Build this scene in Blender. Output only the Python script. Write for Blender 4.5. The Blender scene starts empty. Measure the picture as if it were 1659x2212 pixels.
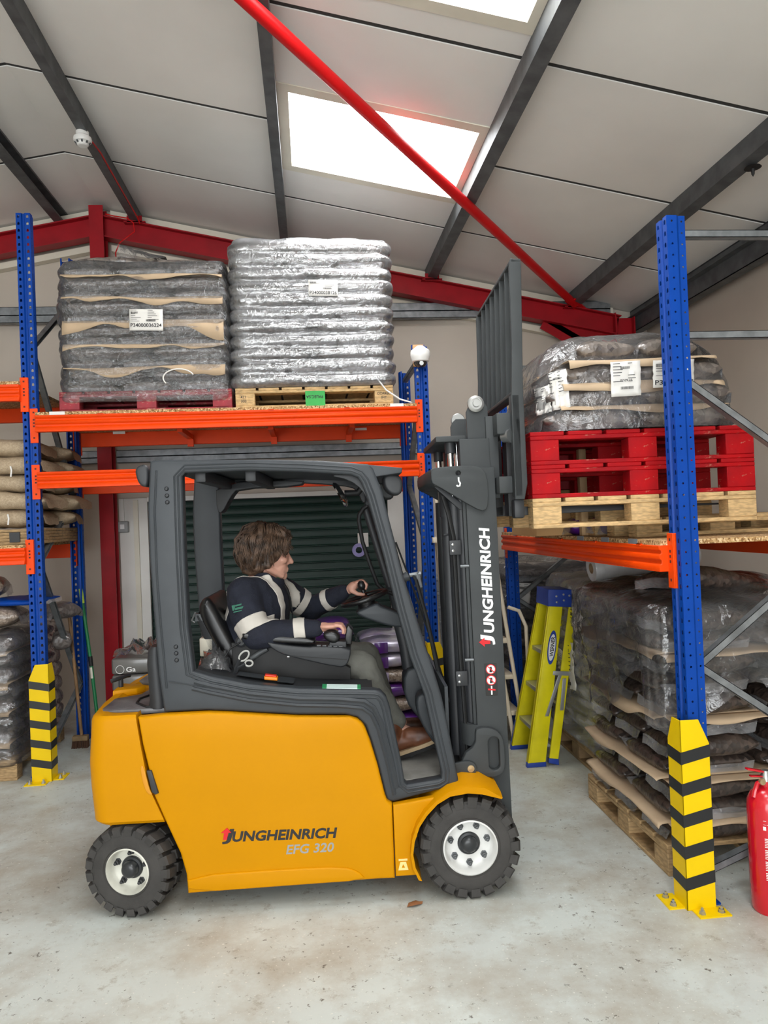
import bpy, bmesh, math, random
from mathutils import Vector, Matrix, Euler, noise
R = math.radians
PI = math.pi
sc = bpy.context.scene
col = sc.collection
random.seed(7)

# ------------------------------------------------------------------ camera
cam = bpy.data.objects.new('camera', bpy.data.cameras.new('camera'))
col.objects.link(cam)
yaw, pitch, roll = R(5.72), R(.56), R(2.27)
f0 = Vector((math.sin(yaw)*math.cos(pitch), math.cos(yaw)*math.cos(pitch), math.sin(pitch)))
r0 = Vector((math.cos(yaw), -math.sin(yaw), 0)); u0 = r0.cross(f0)
cr = r0*math.cos(roll)-u0*math.sin(roll); cu = r0*math.sin(roll)+u0*math.cos(roll)
m = Matrix((cr, cu, -f0)).transposed().to_4x4(); m.translation = (0, 0, 1.72)
cam.matrix_world = m
cam.data.sensor_fit = 'HORIZONTAL'; cam.data.sensor_width = 36
cam.data.lens = 36*1600/1659; cam.data.clip_start = .05; cam.data.clip_end = 200
sc.camera = cam

# ------------------------------------------------------------------ world, daylight, exposure
w = bpy.data.worlds.new('world'); sc.world = w; w.use_nodes = True
bg = w.node_tree.nodes['Background']; bg.inputs[0].default_value = (.93, .97, 1, 1); bg.inputs[1].default_value = 2.4
def area(name, loc, rot, sx, sy, power, colr=(1, 1, 1)):
    l = bpy.data.lights.new(name, 'AREA'); l.shape = 'RECTANGLE'; l.size = sx; l.size_y = sy; l.energy = power; l.color = colr
    o = bpy.data.objects.new(name, l); o.location = loc; o.rotation_euler = rot; col.objects.link(o); return o
# daylight through the tall vehicle doorway behind the photographer
area('doorway_daylight', (-1.9, -5.1, 2.05), (R(110), 0, R(0)), 6.0, 3.9, 455, (.95, .98, 1))
SKY_GAIN = 16.5
vs = sc.view_settings
vs.view_transform = 'Standard'; vs.look = 'None'; vs.gamma = 1; vs.exposure = -.16
vs.use_curve_mapping = False
try: sc.display_settings.display_device = 'sRGB'
except Exception: pass

# ------------------------------------------------------------------ materials
def srgb(c):
    if isinstance(c, str):
        c = [int(c[i:i+2], 16)/255 for i in (0, 2, 4)]
    return tuple(x/12.92 if x <= .04045 else ((x+.055)/1.055)**2.4 for x in c)
MATS = {}
def mat(name, c, rough=.5, metal=0, var=.0, vscale=8, c2=None, bump=0, bscale=60, coat=0, spec=.5, stretch=None, detail=4):
    if name in MATS: return MATS[name]
    m = bpy.data.materials.new(name); m.use_nodes = True
    nt = m.node_tree; b = nt.nodes['Principled BSDF']
    lin = srgb(c)
    b.inputs['Base Color'].default_value = (*lin, 1); b.inputs['Roughness'].default_value = rough
    b.inputs['Metallic'].default_value = metal; b.inputs['Specular IOR Level'].default_value = spec
    if coat: b.inputs['Coat Weight'].default_value = coat; b.inputs['Coat Roughness'].default_value = .12
    if var or c2 or bump:
        tc = nt.nodes.new('ShaderNodeTexCoord'); mp = nt.nodes.new('ShaderNodeMapping')
        nt.links.new(tc.outputs['Object'], mp.inputs[0])
        if stretch: mp.inputs['Scale'].default_value = stretch
    if var or c2:
        n = nt.nodes.new('ShaderNodeTexNoise'); n.inputs['Scale'].default_value = vscale; n.inputs['Detail'].default_value = detail
        nt.links.new(mp.outputs[0], n.inputs[0])
        rp = nt.nodes.new('ShaderNodeValToRGB')
        lo = srgb(c2) if c2 else tuple(x*(1-var) for x in lin)
        hi = lin if c2 else tuple(min(1, x*(1+var)) for x in lin)
        rp.color_ramp.elements[0].color = (*lo, 1); rp.color_ramp.elements[1].color = (*hi, 1)
        rp.color_ramp.elements[0].position = .35; rp.color_ramp.elements[1].position = .65
        nt.links.new(n.outputs[0], rp.inputs[0]); nt.links.new(rp.outputs[0], b.inputs['Base Color'])
    if bump:
        n2 = nt.nodes.new('ShaderNodeTexNoise'); n2.inputs['Scale'].default_value = bscale; n2.inputs['Detail'].default_value = 3
        nt.links.new(mp.outputs[0], n2.inputs[0])
        bp = nt.nodes.new('ShaderNodeBump'); bp.inputs['Strength'].default_value = bump; bp.inputs['Distance'].default_value = .01
        nt.links.new(n2.outputs[0], bp.inputs['Height']); nt.links.new(bp.outputs[0], b.inputs['Normal'])
    MATS[name] = m
    return m

# ------------------------------------------------------------------ mesh builder
class MB:
    def __init__(s): s.v = []; s.f = []
    def add(s, vs, fs):
        o = len(s.v); s.v += [tuple(p) for p in vs]; s.f += [tuple(i+o for i in f) for f in fs]; return s
    def box(s, x0, x1, y0, y1, z0, z1, M=None):
        vs = [Vector(p) for p in ((x0,y0,z0),(x1,y0,z0),(x1,y1,z0),(x0,y1,z0),(x0,y0,z1),(x1,y0,z1),(x1,y1,z1),(x0,y1,z1))]
        if M: vs = [M @ p for p in vs]
        return s.add(vs, [(3,2,1,0),(4,5,6,7),(0,1,5,4),(1,2,6,5),(2,3,7,6),(3,0,4,7)])
    def bar(s, a, b, wd, dp, up=(0, 0, 1)):
        a = Vector(a); b = Vector(b); d = (b-a); L = d.length; d.normalize()
        upv = Vector(up); x = d.cross(upv)
        if x.length < 1e-5: x = d.cross(Vector((1, 0, 0)))
        x.normalize(); y = x.cross(d); y.normalize()
        M = Matrix((x, y, d)).transposed().to_4x4(); M.translation = a
        return s.box(-wd/2, wd/2, -dp/2, dp/2, 0, L, M)
    def prism(s, pts, h0, h1, axis='y'):
        # closed polygon given in the two other axes, extruded along axis
        n = len(pts)
        def P(p, h): return {'y': (p[0], h, p[1]), 'x': (h, p[0], p[1]), 'z': (p[0], p[1], h)}[axis]
        vs = [P(p, h0) for p in pts]+[P(p, h1) for p in pts]
        fs = [tuple(range(n)), tuple(range(2*n-1, n-1, -1))]+[(i, i+n, (i+1) % n+n, (i+1) % n) for i in range(n)]
        return s.add(vs, fs)
    def ring(s, outer, inner, h0, h1, axis='y'):
        # plate with one opening: outer and inner outlines with equal counts
        n = len(outer)
        def P(p, h): return {'y': (p[0], h, p[1]), 'x': (h, p[0], p[1]), 'z': (p[0], p[1], h)}[axis]
        vs = [P(p, h0) for p in outer]+[P(p, h0) for p in inner]+[P(p, h1) for p in outer]+[P(p, h1) for p in inner]
        fs = []
        for i in range(n):
            j = (i+1) % n
            fs += [(i, j, j+n, i+n), (i+2*n, i+3*n, j+3*n, j+2*n), (i, i+2*n, j+2*n, j), (i+n, j+n, j+3*n, i+3*n)]
        return s.add(vs, fs)
    def tube(s, pts, r, n=10, cap=True, closed=False):
        pts = [Vector(p) for p in pts]; k = len(pts); base = len(s.v)
        rs = r if isinstance(r, (list, tuple)) else [r]*k
        prev = None
        for i, p in enumerate(pts):
            if closed: d = pts[(i+1) % k]-pts[i-1]
            else: d = pts[min(i+1, k-1)]-pts[max(i-1, 0)]
            if d.length < 1e-9: d = Vector((0, 0, 1))
            d.normalize()
            if prev is None:
                a = Vector((0, 0, 1)) if abs(d.z) < .9 else Vector((1, 0, 0))
                x = d.cross(a).normalized()
            else:
                x = prev-d*prev.dot(d)
                x = x.normalized() if x.length > 1e-6 else d.cross(Vector((0, 0, 1))).normalized()
            prev = x; y = d.cross(x)
            for q in range(n):
                t = 2*PI*q/n; s.v.append(tuple(p+(x*math.cos(t)+y*math.sin(t))*rs[i]))
        kk = k if closed else k-1
        for i in range(kk):
            for q in range(n):
                a = base+i*n+q; b = base+i*n+(q+1) % n; c = base+((i+1) % k)*n+(q+1) % n; d = base+((i+1) % k)*n+q
                s.f.append((a, b, c, d))
        if cap and not closed:
            s.f.append(tuple(base+q for q in range(n-1, -1, -1))); s.f.append(tuple(base+(k-1)*n+q for q in range(n)))
        return s
    def lathe(s, prof, n=32, M=None, cap=True):
        # profile of (radius, height) about z
        base = len(s.v); k = len(prof)
        for r, h in prof:
            for q in range(n):
                t = 2*PI*q/n; p = Vector((r*math.cos(t), r*math.sin(t), h))
                s.v.append(tuple(M @ p if M else p))
        for i in range(k-1):
            for q in range(n):
                s.f.append((base+i*n+q, base+i*n+(q+1) % n, base+(i+1)*n+(q+1) % n, base+(i+1)*n+q))
        if cap:
            if prof[0][0] > 1e-6: s.f.append(tuple(base+q for q in range(n-1, -1, -1)))
            if prof[-1][0] > 1e-6: s.f.append(tuple(base+(k-1)*n+q for q in range(n)))
        return s
    def sheet(s, rows):
        # grid of points, rows of equal length
        base = len(s.v); nx = len(rows[0])
        for rr in rows: s.v += [tuple(p) for p in rr]
        for i in range(len(rows)-1):
            for j in range(nx-1):
                s.f.append((base+i*nx+j, base+i*nx+j+1, base+(i+1)*nx+j+1, base+(i+1)*nx+j))
        return s
    def mesh(s, name, bevel=0, seg=2, smooth=False, angle=40, merge=0, fix=True):
        me = bpy.data.meshes.new(name); bm = bmesh.new()
        vv = [bm.verts.new(p) for p in s.v]
        for f in s.f:
            if len(set(f)) < 3: continue
            try: bm.faces.new([vv[i] for i in f])
            except ValueError: pass
        if merge: bmesh.ops.remove_doubles(bm, verts=bm.verts, dist=merge)
        if fix: bmesh.ops.recalc_face_normals(bm, faces=bm.faces)
        if bevel:
            es = [e for e in bm.edges if len(e.link_faces) == 2 and e.calc_face_angle(0) > R(30)]
            bmesh.ops.bevel(bm, geom=es, offset=bevel, segments=seg, affect='EDGES', profile=.5, clamp_overlap=True)
        if smooth or bevel:
            for f in bm.faces: f.smooth = True
            for e in bm.edges:
                if len(e.link_faces) == 2 and e.calc_face_angle(0) > R(angle): e.smooth = False
        bm.to_mesh(me); bm.free()
        return me
    def build(s, name, m, parent=None, label=None, **kw):
        return obj(name, s.mesh(name, **kw), m, parent, label)

def obj(name, me, m=None, parent=None, label=None):
    o = bpy.data.objects.new(name, me); col.objects.link(o)
    if m is not None:
        if isinstance(m, (list, tuple)):
            for x in m: me.materials.append(x)
        elif not len(me.materials): me.materials.append(m)
    if parent is not None: o.parent = parent
    if label: o['label'] = label
    return o
def thing(name, label, cat, loc=(0, 0, 0), rz=0, group=None):
    o = bpy.data.objects.new(name, None); col.objects.link(o); o.empty_display_size = .1
    o.location = loc; o.rotation_euler = (0, 0, rz); o['label'] = label; o['category'] = cat
    if group: o['group'] = group
    return o
def tag(o, label, cat, group=None, kind=None):
    o['label'] = label; o['category'] = cat
    if group: o['group'] = group
    if kind: o['kind'] = kind
    return o
def struct(o, label=None):
    o['kind'] = 'structure'
    if label: o['label'] = label
    return o
def dup(o, parent=None, M=None):
    c = o.copy(); col.objects.link(c); c.parent = parent
    for ch in o.children: dup(ch, c)
    return c
def empty(name, loc=(0, 0, 0)):
    o = bpy.data.objects.new(name, None); col.objects.link(o); o.location = loc; return o
def solid(me, t, offset=-1):
    # give a sheet mesh a thickness
    o = bpy.data.objects.new('tmp', me); col.objects.link(o)
    md = o.modifiers.new('s', 'SOLIDIFY'); md.thickness = t; md.offset = offset
    dg = bpy.context.evaluated_depsgraph_get(); n = bpy.data.meshes.new_from_object(o.evaluated_get(dg))
    bpy.data.objects.remove(o); return n
def text_mesh(s, size, shear=0, bold=0, spacing=1, align='LEFT', depth=.0006):
    c = bpy.data.curves.new('txt', 'FONT'); c.body = s; c.size = size; c.shear = shear; c.offset = bold
    c.space_character = spacing; c.align_x = align; c.extrude = depth; c.resolution_u = 3
    o = bpy.data.objects.new('tmp', c); col.objects.link(o)
    dg = bpy.context.evaluated_depsgraph_get(); me = bpy.data.meshes.new_from_object(o.evaluated_get(dg))
    bpy.data.objects.remove(o); bpy.data.curves.remove(c); return me
def place_flat(o, origin, xdir, ydir):
    # lay an object made in the x/y plane onto a plane of the parent's space
    x = Vector(xdir).normalized(); y = Vector(ydir); y = (y-x*y.dot(x)).normalized(); z = x.cross(y)
    M = Matrix((x, y, z)).transposed().to_4x4(); M.translation = origin
    o.matrix_local = M; return o
ORD = ['first', 'second', 'third', 'fourth', 'fifth', 'sixth', 'seventh', 'eighth', 'ninth', 'tenth', 'eleventh', 'twelfth', 'thirteenth', 'fourteenth']
# ------------------------------------------------------------------ shared materials
m_panel = mat('liner_panel', 'f0eee9', .42, var=.04, vscale=1.2)
m_seam = mat('seam_dark', '363635', .8)
m_wall = mat('wall_cladding', 'c4b9ac', .55, var=.04, vscale=1.5)
m_cream = mat('cream_trim', 'e2dccb', .5, var=.05, vscale=3)
m_galv = mat('galvanised', '83878a', .45, .55, var=.22, vscale=14, bump=.05, bscale=40)
m_galvd = mat('galvanised_dull', '606365', .55, .4, var=.2, vscale=9)
m_red = mat('red_oxide_paint', '9e0f1c', .45, spec=.3, var=.12, vscale=5)
m_redtube = mat('red_tube_paint', 'cc1216', .4, spec=.3, var=.05, vscale=5)
m_blue = mat('blue_rack_paint', '04409a', .42, spec=.2, var=.05, vscale=6)
m_orange = mat('orange_rack_paint', 'ee4706', .42, spec=.2, var=.04, vscale=6)
m_orange2 = mat('orange_connector_paint', 'f44c0c', .42, spec=.2)
m_white = mat('white_paint', 'e4e2dd', .5, var=.03, vscale=4)
m_black = mat('black_rubber', '151617', .6)
m_steel = mat('bright_steel', 'c4c6c6', .28, .9)
m_chrome = mat('chrome_rod', 'd9dbdc', .12, 1)
m_green = mat('shutter_green', '17322a', .45, spec=.3, var=.1, vscale=6)
m_yellow = mat('guard_yellow', 'eac500', .45, spec=.25, var=.03, vscale=6)
m_tapeblk = mat('guard_black_band', '202224', .4)

def chip(name):
    m = bpy.data.materials.new(name); m.use_nodes = True; nt = m.node_tree; b = nt.nodes['Principled BSDF']; b.inputs['Roughness'].default_value = .85
    tc = nt.nodes.new('ShaderNodeTexCoord'); v = nt.nodes.new('ShaderNodeTexVoronoi'); v.inputs['Scale'].default_value = 130
    nt.links.new(tc.outputs['Object'], v.inputs['Vector']); rp = nt.nodes.new('ShaderNodeValToRGB')
    for i, (p, c) in enumerate(((0, '6e4d2a'), (.3, 'a37a4b'), (.7, 'c9a472'), (1, 'e0c49a'))):
        e = rp.color_ramp.elements[i] if i < 2 else rp.color_ramp.elements.new(p)
        e.position = p; e.color = (*srgb(c), 1)
    sp = nt.nodes.new('ShaderNodeSeparateColor'); nt.links.new(v.outputs['Color'], sp.inputs[0])
    nt.links.new(sp.outputs[0], rp.inputs[0]); nt.links.new(rp.outputs[0], b.inputs['Base Color']); MATS[name] = m
    return m
m_chip = chip('chipboard')

def floor_material():
    m = bpy.data.materials.new('painted_concrete'); m.use_nodes = True; nt = m.node_tree; b = nt.nodes['Principled BSDF']
    L = nt.links.new; N = nt.nodes.new
    tc = N('ShaderNodeTexCoord')
    def nz(scale, det, rough=.6):
        n = N('ShaderNodeTexNoise'); n.inputs['Scale'].default_value = scale; n.inputs['Detail'].default_value = det
        n.inputs['Roughness'].default_value = rough; L(tc.outputs['Object'], n.inputs[0]); return n
    def ramp(src, stops):
        r = N('ShaderNodeValToRGB')
        for i, (p, c) in enumerate(stops):
            e = r.color_ramp.elements[i] if i < 2 else r.color_ramp.elements.new(p)
            e.position = p; e.color = (*(srgb(c) if isinstance(c, str) else (c, c, c)), 1)
        L(src, r.inputs[0]); return r
    def mix(a, bcol, fac):
        x = N('ShaderNodeMix'); x.data_type = 'RGBA'
        L(fac, x.inputs[0]); L(a, x.inputs[6])
        if isinstance(bcol, str): x.inputs[7].default_value = (*srgb(bcol), 1)
        else: L(bcol, x.inputs[7])
        return x.outputs[2]
    base = ramp(nz(1.1, 6).outputs[0], ((.3, 'bfc5c1'), (.55, 'c9cfca'), (.75, 'd1d6d0')))
    c = base.outputs[0]
    # brownish wear patches, broken up
    a = ramp(nz(1.6, 8, .68).outputs[0], ((.43, 0), (.64, .85)))
    c = mix(c, 'a39a8a', a.outputs[0])
    a2 = nz(9, 12, .8); a2r = ramp(a2.outputs[0], ((.56, 0), (.66, .7)))
    c = mix(c, '8c8272', a2r.outputs[0])
    # small dark chips where the paint is gone
    v = nz(26, 6, .7); vr = ramp(v.outputs[0], ((.62, 0), (.64, .9)))
    msk = ramp(nz(2.3, 3).outputs[0], ((.40, 0), (.55, 1)))
    mm = N('ShaderNodeMath'); mm.operation = 'MULTIPLY'; L(vr.outputs[0], mm.inputs[0]); L(msk.outputs[0], mm.inputs[1])
    c = mix(c, '5c554c', mm.outputs[0])
    v3 = nz(60, 4, .7); v3r = ramp(v3.outputs[0], ((.685, 0), (.71, .7)))
    c = mix(c, '7a7166', v3r.outputs[0])
    # pale specks
    v2 = nz(70, 2, .6); v2r = ramp(v2.outputs[0], ((.66, 0), (.70, .8)))
    c = mix(c, 'dcdcd4', v2r.outputs[0])
    L(c, b.inputs['Base Color'])
    rr = ramp(nz(3, 5).outputs[0], ((.3, .42), (.7, .62))); L(rr.outputs[0], b.inputs['Roughness'])
    bp = N('ShaderNodeBump'); bp.inputs['Strength'].default_value = .12; bp.inputs['Distance'].default_value = .004
    L(nz(45, 6).outputs[0], bp.inputs['Height']); L(bp.outputs[0], b.inputs['Normal'])
    return m

# ------------------------------------------------------------------ floor and walls
XL, XR, YB, YF = -7.4, 3.60, 7.45, -6.0
RX, RZ, SL = -1.9, 4.85, .2                     # ridge line x, underside height at ridge, fall per metre
def roof_z(x): return RZ-SL*abs(x-RX)
fl = struct(MB().box(XL-.2, XR+.2, YF-3, YB+.2, -.12, 0).build('floor', floor_material()), 'pale grey painted concrete floor with worn brown patches')
# back gable wall: cladding with the shutter opening left free
S0, S1, SH = -1.60, .80, 2.0
wb = MB()
def gable_piece(x0, x1, z0):
    pts = [(x0, z0), (x1, z0), (x1, roof_z(x1)+.05)]
    if x0 < RX < x1: pts.append((RX, RZ+.05))
    pts.append((x0, roof_z(x0)+.05))
    wb.prism(pts, YB, YB+.12, 'y')
gable_piece(XL, S0, 0); gable_piece(S0, S1, SH); gable_piece(S1, XR, 0)
wall_back = struct(wb.build('wall_back', m_wall), 'grey clad gable wall')
wr = struct(MB().box(XR, XR+.12, YF, YB+.12, 0, roof_z(XR)+.05).build('wall_right', m_wall), 'grey clad side wall beyond the rack')
wl = struct(MB().box(XL-.12, XL, YF, YB+.12, 0, roof_z(XL)+.05).build('wall_left', m_wall), 'grey clad side wall')
wf = MB()                                        # front wall around the vehicle doorway
wf.box(XL, -5.0, YF, YF+.12, 0, 4.3).box(1.4, XR, YF, YF+.12, 0, 4.3)
wf.prism([(XL, 4.2), (XR, 4.2), (XR, roof_z(XR)+.05), (RX, RZ+.05), (XL, roof_z(XL)+.05)], YF, YF+.12, 'y')
struct(wf.build('wall_front', m_wall), 'grey clad front wall with vehicle doorway')

# ------------------------------------------------------------------ roof: liner panels with dark joints, purlins, skylights
ceil = empty('ceiling'); struct(ceil, 'pale insulated roof panels with dark joints')
n_up = Vector((SL, 0, 1)).normalized()
def slope_box(mb, x0, x1, y0, y1, d0, d1):
    # box lying on the roof slope between x0..x1, measured d0..d1 above the panel underside
    vs = []
    for d in (d0, d1):
        for (x, y) in ((x0, y0), (x1, y0), (x1, y1), (x0, y1)): vs.append((x, y, roof_z(x)+d))
    mb.add(vs, [(3,2,1,0),(4,5,6,7),(0,1,5,4),(1,2,6,5),(2,3,7,6),(3,0,4,7)])
SEAMS = [3.94+1.18*i for i in range(-9, 4)]     # joints along the length of the roof
SEAMS = [s for s in SEAMS if s > YF]
BAYS = [(XL, -3.7), (-3.7, -2.29), (-2.29, RX), (RX, -1.55), (-1.55, -.145), (-.145, 1.285), (1.285, 2.73), (2.73, XR)]
SKY = [(4.65-2.06*i, 5.80-2.06*i) for i in range(0, 5)]
GAP = .019
for bi, (bx0, bx1) in enumerate(BAYS):
    cuts = [YF]+SEAMS+[YB-.02]
    segs = list(zip(cuts[:-1], cuts[1:]))
    if bi == 5:
        out = []
        for a, b in segs:
            parts = [(a, b)]
            for s0, s1 in SKY:
                nxt = []
                for p, q in parts:
                    if q <= s0 or p >= s1: nxt.append((p, q)); continue
                    if p < s0: nxt.append((p, s0+GAP))
                    if q > s1: nxt.append((s1-GAP, q))
                parts = nxt
            out += [p for p in parts if p[1]-p[0] > .06]
        segs = out
    for a, b in segs:
        mb = MB(); slope_box(mb, bx0, bx1, a+GAP, b-GAP, 0, .007)
        mb.build('panel', m_panel, ceil)
mb = MB()
for x0, x1 in ((XL-.2, RX), (RX, -.145), (1.285, XR+.2)): slope_box(mb, x0, x1, YF-.1, YB+.2, .008, .12)
ys = [YF-.1]+[v for s in reversed(SKY) for v in s]+[YB+.2]
for i in range(0, len(ys), 2): slope_box(mb, -.145, 1.285, ys[i]-.001, ys[i+1]+.001, .008, .12)
mb.build('roof_backing', m_seam, ceil)
# skylights: cream kerb and a bright translucent pane
m_pane = bpy.data.materials.new('skylight_daylight'); m_pane.use_nodes = True
nt = m_pane.node_tree; nt.nodes.remove(nt.nodes['Principled BSDF']); e = nt.nodes.new('ShaderNodeEmission')
e.inputs[0].default_value = (.97, .985, 1, 1); e.inputs[1].default_value = SKY_GAIN
nt.links.new(e.outputs[0], nt.nodes['Material Output'].inputs[0])
for i, (y0, y1) in enumerate(SKY):
    k = empty('window_%d' % (i+1)); struct(k, 'bright translucent rooflight in cream kerb' )
    x0, x1 = -.11, 1.25; w_ = .085
    mb = MB()
    slope_box(mb, x0, x1, y0, y0+w_, -.006, .13); slope_box(mb, x0, x1, y1-w_, y1, -.006, .13)
    slope_box(mb, x0, x0+w_-.01, y0+w_, y1-w_, -.006, .13); slope_box(mb, x1-.05, x1, y0+w_, y1-w_, -.006, .13)
    mb.build('kerb', m_cream, k)
    mb = MB(); slope_box(mb, x0+.01, x1-.01, y0+.01, y1-.01, .118, .13)
    mb.build('pane', m_pane, k)
# purlins
def purlin(xw, xf, name, label, d=.13):
    mb = MB(); t = .004; sgn = 1 if xf > xw else -1
    def pl(x, dz): return (x, roof_z(x)-dz if False else roof_z(xw)-SL*(x-xw)*(1 if xw > RX else -1)+0-dz)
    prof = [pl(xf, .002+.018), pl(xf, .002), pl(xw, .002), pl(xw, d), pl(xf, d), pl(xf, d-.018)]
    prof2 = [pl(xf-sgn*t, .002+.018), pl(xf-sgn*t, .006), pl(xw+sgn*t, .006), pl(xw+sgn*t, d-.004), pl(xf-sgn*t, d-.004), pl(xf-sgn*t, d-.018)]
    y0, y1 = YF+.12, YB-.06
    for q in range(5):
        a, b, c, dd = prof[q], prof[q+1], prof2[q+1], prof2[q]
        mb.add([(a[0], y0, a[1]), (b[0], y0, b[1]), (c[0], y0, c[1]), (dd[0], y0, dd[1]), (a[0], y1, a[1]), (b[0], y1, b[1]), (c[0], y1, c[1]), (dd[0], y1, dd[1])],
               [(3,2,1,0),(4,5,6,7),(0,1,5,4),(1,2,6,5),(2,3,7,6),(3,0,4,7)])
    o = mb.build(name, m_galvd); tag(o, label, 'purlin', 'steel roof purlins', 'structure'); return o
purlin(-2.29, -2.215, 'roof_purlin', 'dark steel roof purlin on the far side of the ridge post')
purlin(-1.515, -1.59, 'roof_purlin', 'dark steel roof purlin carrying the white smoke detector')
purlin(-.108, -.18, 'roof_purlin', 'dark steel roof purlin edging the rooflights on the detector side')
purlin(1.25, 1.335, 'roof_purlin', 'dark steel roof purlin crossed by the red tube beside the rooflights')
purlin(2.69, 2.775, 'roof_purlin', 'dark steel roof purlin with two dark discs hung below it')
purlin(-3.70, -3.63, 'roof_purlin', 'dark steel roof purlin high above the sacks of the far bay')
mb = MB(); z_ = roof_z(3.4)
for (xa, xb, za, zb) in ((3.40, 3.406, z_-.24, z_-.01), (3.40, 3.50, z_-.24, z_-.234), (3.40, 3.5, z_-.02, z_-.014), (3.335, 3.40, z_-.10, z_-.094)):
    mb.box(xa, xb, YF+.12, YB-.05, za, zb)
tag(mb.build('eaves_beam', m_galvd), 'dark steel eaves beam along the top of the side wall', 'beam', kind='structure')
# screw tips hanging from the last purlin
for i, (y, ) in enumerate(((4.24,), (5.30,))):
    x = 2.765; z = roof_z(x)-.135
    mb = MB(); M = Matrix.Translation((x, y, z))
    mb.lathe([(.012, -.002), (.045, -.006), (.05, -.012), (.02, -.016), (.012, -.018), (.009, -.05), (.001, -.065)], 16, M)
    tag(mb.build('hanging_disc', m_black, smooth=True), ('black disc and hook under the purlin, farther from the blue post' , 'black disc and hook under the purlin, just above the blue post')[i], 'hook', 'discs under the purlin')

# ------------------------------------------------------------------ red portal frame at the gable
def ibeam(mb, a, b, h, wd, up, tf=.012, tw=.01):
    a = Vector(a); b = Vector(b); d = (b-a).normalized(); u = Vector(up); u = (u-d*u.dot(d)).normalized(); s = d.cross(u)
    def pc(u0, u1, s0, s1):
        vs = [p+u*uu+s*ss for p in (a, b) for uu, ss in ((u0, s0), (u0, s1), (u1, s1), (u1, s0))]
        mb.add(vs, [(3,2,1,0),(4,5,6,7),(0,1,5,4),(1,2,6,5),(2,3,7,6),(3,0,4,7)])
    pc(-h/2, -h/2+tf, -wd/2, wd/2); pc(h/2-tf, h/2, -wd/2, wd/2); pc(-h/2+tf, h/2-tf, -tw/2, tw/2)
YP = 7.27
def raf(x): return (x, YP, roof_z(x)-.135-.10)
def rafter(x0, x1, lab):
    t = thing('portal_rafter', lab, 'beam'); t['kind'] = 'structure'
    mb = MB(); ibeam(mb, raf(x0), raf(x1), .20, .135, (0, 0, 1)); mb.build('web_and_flanges', m_red, t)
    return t
rL = rafter(RX-.02, -7.1, 'red steel rafter falling away behind the tallest blue post')
rR = rafter(RX+.02, 3.2, 'red steel rafter falling behind the two wrapped pallet loads')
mb = MB()                                        # haunch and cleats
zz = roof_z(2.75)
mb.prism([(2.45, roof_z(2.45)-.335), (3.16, roof_z(3.16)-.335), (3.16, roof_z(3.16)-.62)], YP-.006, YP+.006, 'y')
A = Vector((2.42, YP, roof_z(2.42)-.34)); B = Vector((3.16, YP, roof_z(3.16)-.63)); mb.bar(A, B, .135, .012, (0, 1, 0))
mb.build('haunch', m_red, rR)
for x in (-1.55, -.145, 1.29, 2.73):
    mb = MB(); z = roof_z(x)-.135; mb.box(x-.07, x+.07, YP-.075, YP-.067, z-.02, z+.05); mb.box(x-.1, x+.1, YP-.075, YP+.06, z-.012, z-.001)
    mb.build('purlin_cleat', m_red, rR)
mb = MB(); ibeam(mb, (3.26, YP, 0), (3.26, YP, roof_z(3.26)-.14), .20, .135, (1, 0, 0))
mb.box(3.15, 3.16, YP-.07, YP+.07, roof_z(3.16)-.7, roof_z(3.16)-.12)
tag(mb.build('portal_column', m_red), 'red steel column in the corner above the heaped wrapped load', 'column', kind='structure')
mb = MB(); ibeam(mb, (RX, YP-.012, 0), (RX, YP-.012, RZ-.06), .15, .13, (0, 1, 0))
tag(mb.build('gable_post', m_red), 'red steel post under the ridge beside the white door jamb', 'column', kind='structure')
mb = MB(); p0 = Vector((2.72, 7.17, 3.80)); p1 = Vector((-.219, 3.679, 4.314)); dd = (p0-p1)
mb.tube([p0, p1-dd*.45], .038, 20)
mb.bar(p0+Vector((.1, .09, -.03)), p0-dd.normalized()*.12, .11, .012)
tb = mb.build('brace_tube', m_redtube, smooth=True); tag(tb, 'bright red tubular roof brace running diagonally under the rooflights', 'brace', kind='structure')
# light closer strips between rafters, wall and roof
mb = MB()
for x0, x1 in ((RX+.09, 3.2), (XL, RX-.09)):
    vs = []
    for y in (7.36, 7.44):
        for x, dz in ((x0, -.02), (x1, -.02), (x1, -.115), (x0, -.115)): vs.append((x, y, roof_z(x)+dz))
    mb.add(vs, [(3,2,1,0),(4,5,6,7),(0,1,5,4),(1,2,6,5),(2,3,7,6),(3,0,4,7)])
    vs = []
    for y in (7.36, 7.44):
        for x, dz in ((x0, -.355), (x1, -.355), (x1, -.415), (x0, -.415)): vs.append((x, y, roof_z(x)+dz))
    mb.add(vs, [(3,2,1,0),(4,5,6,7),(0,1,5,4),(1,2,6,5),(2,3,7,6),(3,0,4,7)])
struct(mb.build('trim_1', m_cream), 'pale closer strip along the sloping wall head')
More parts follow.
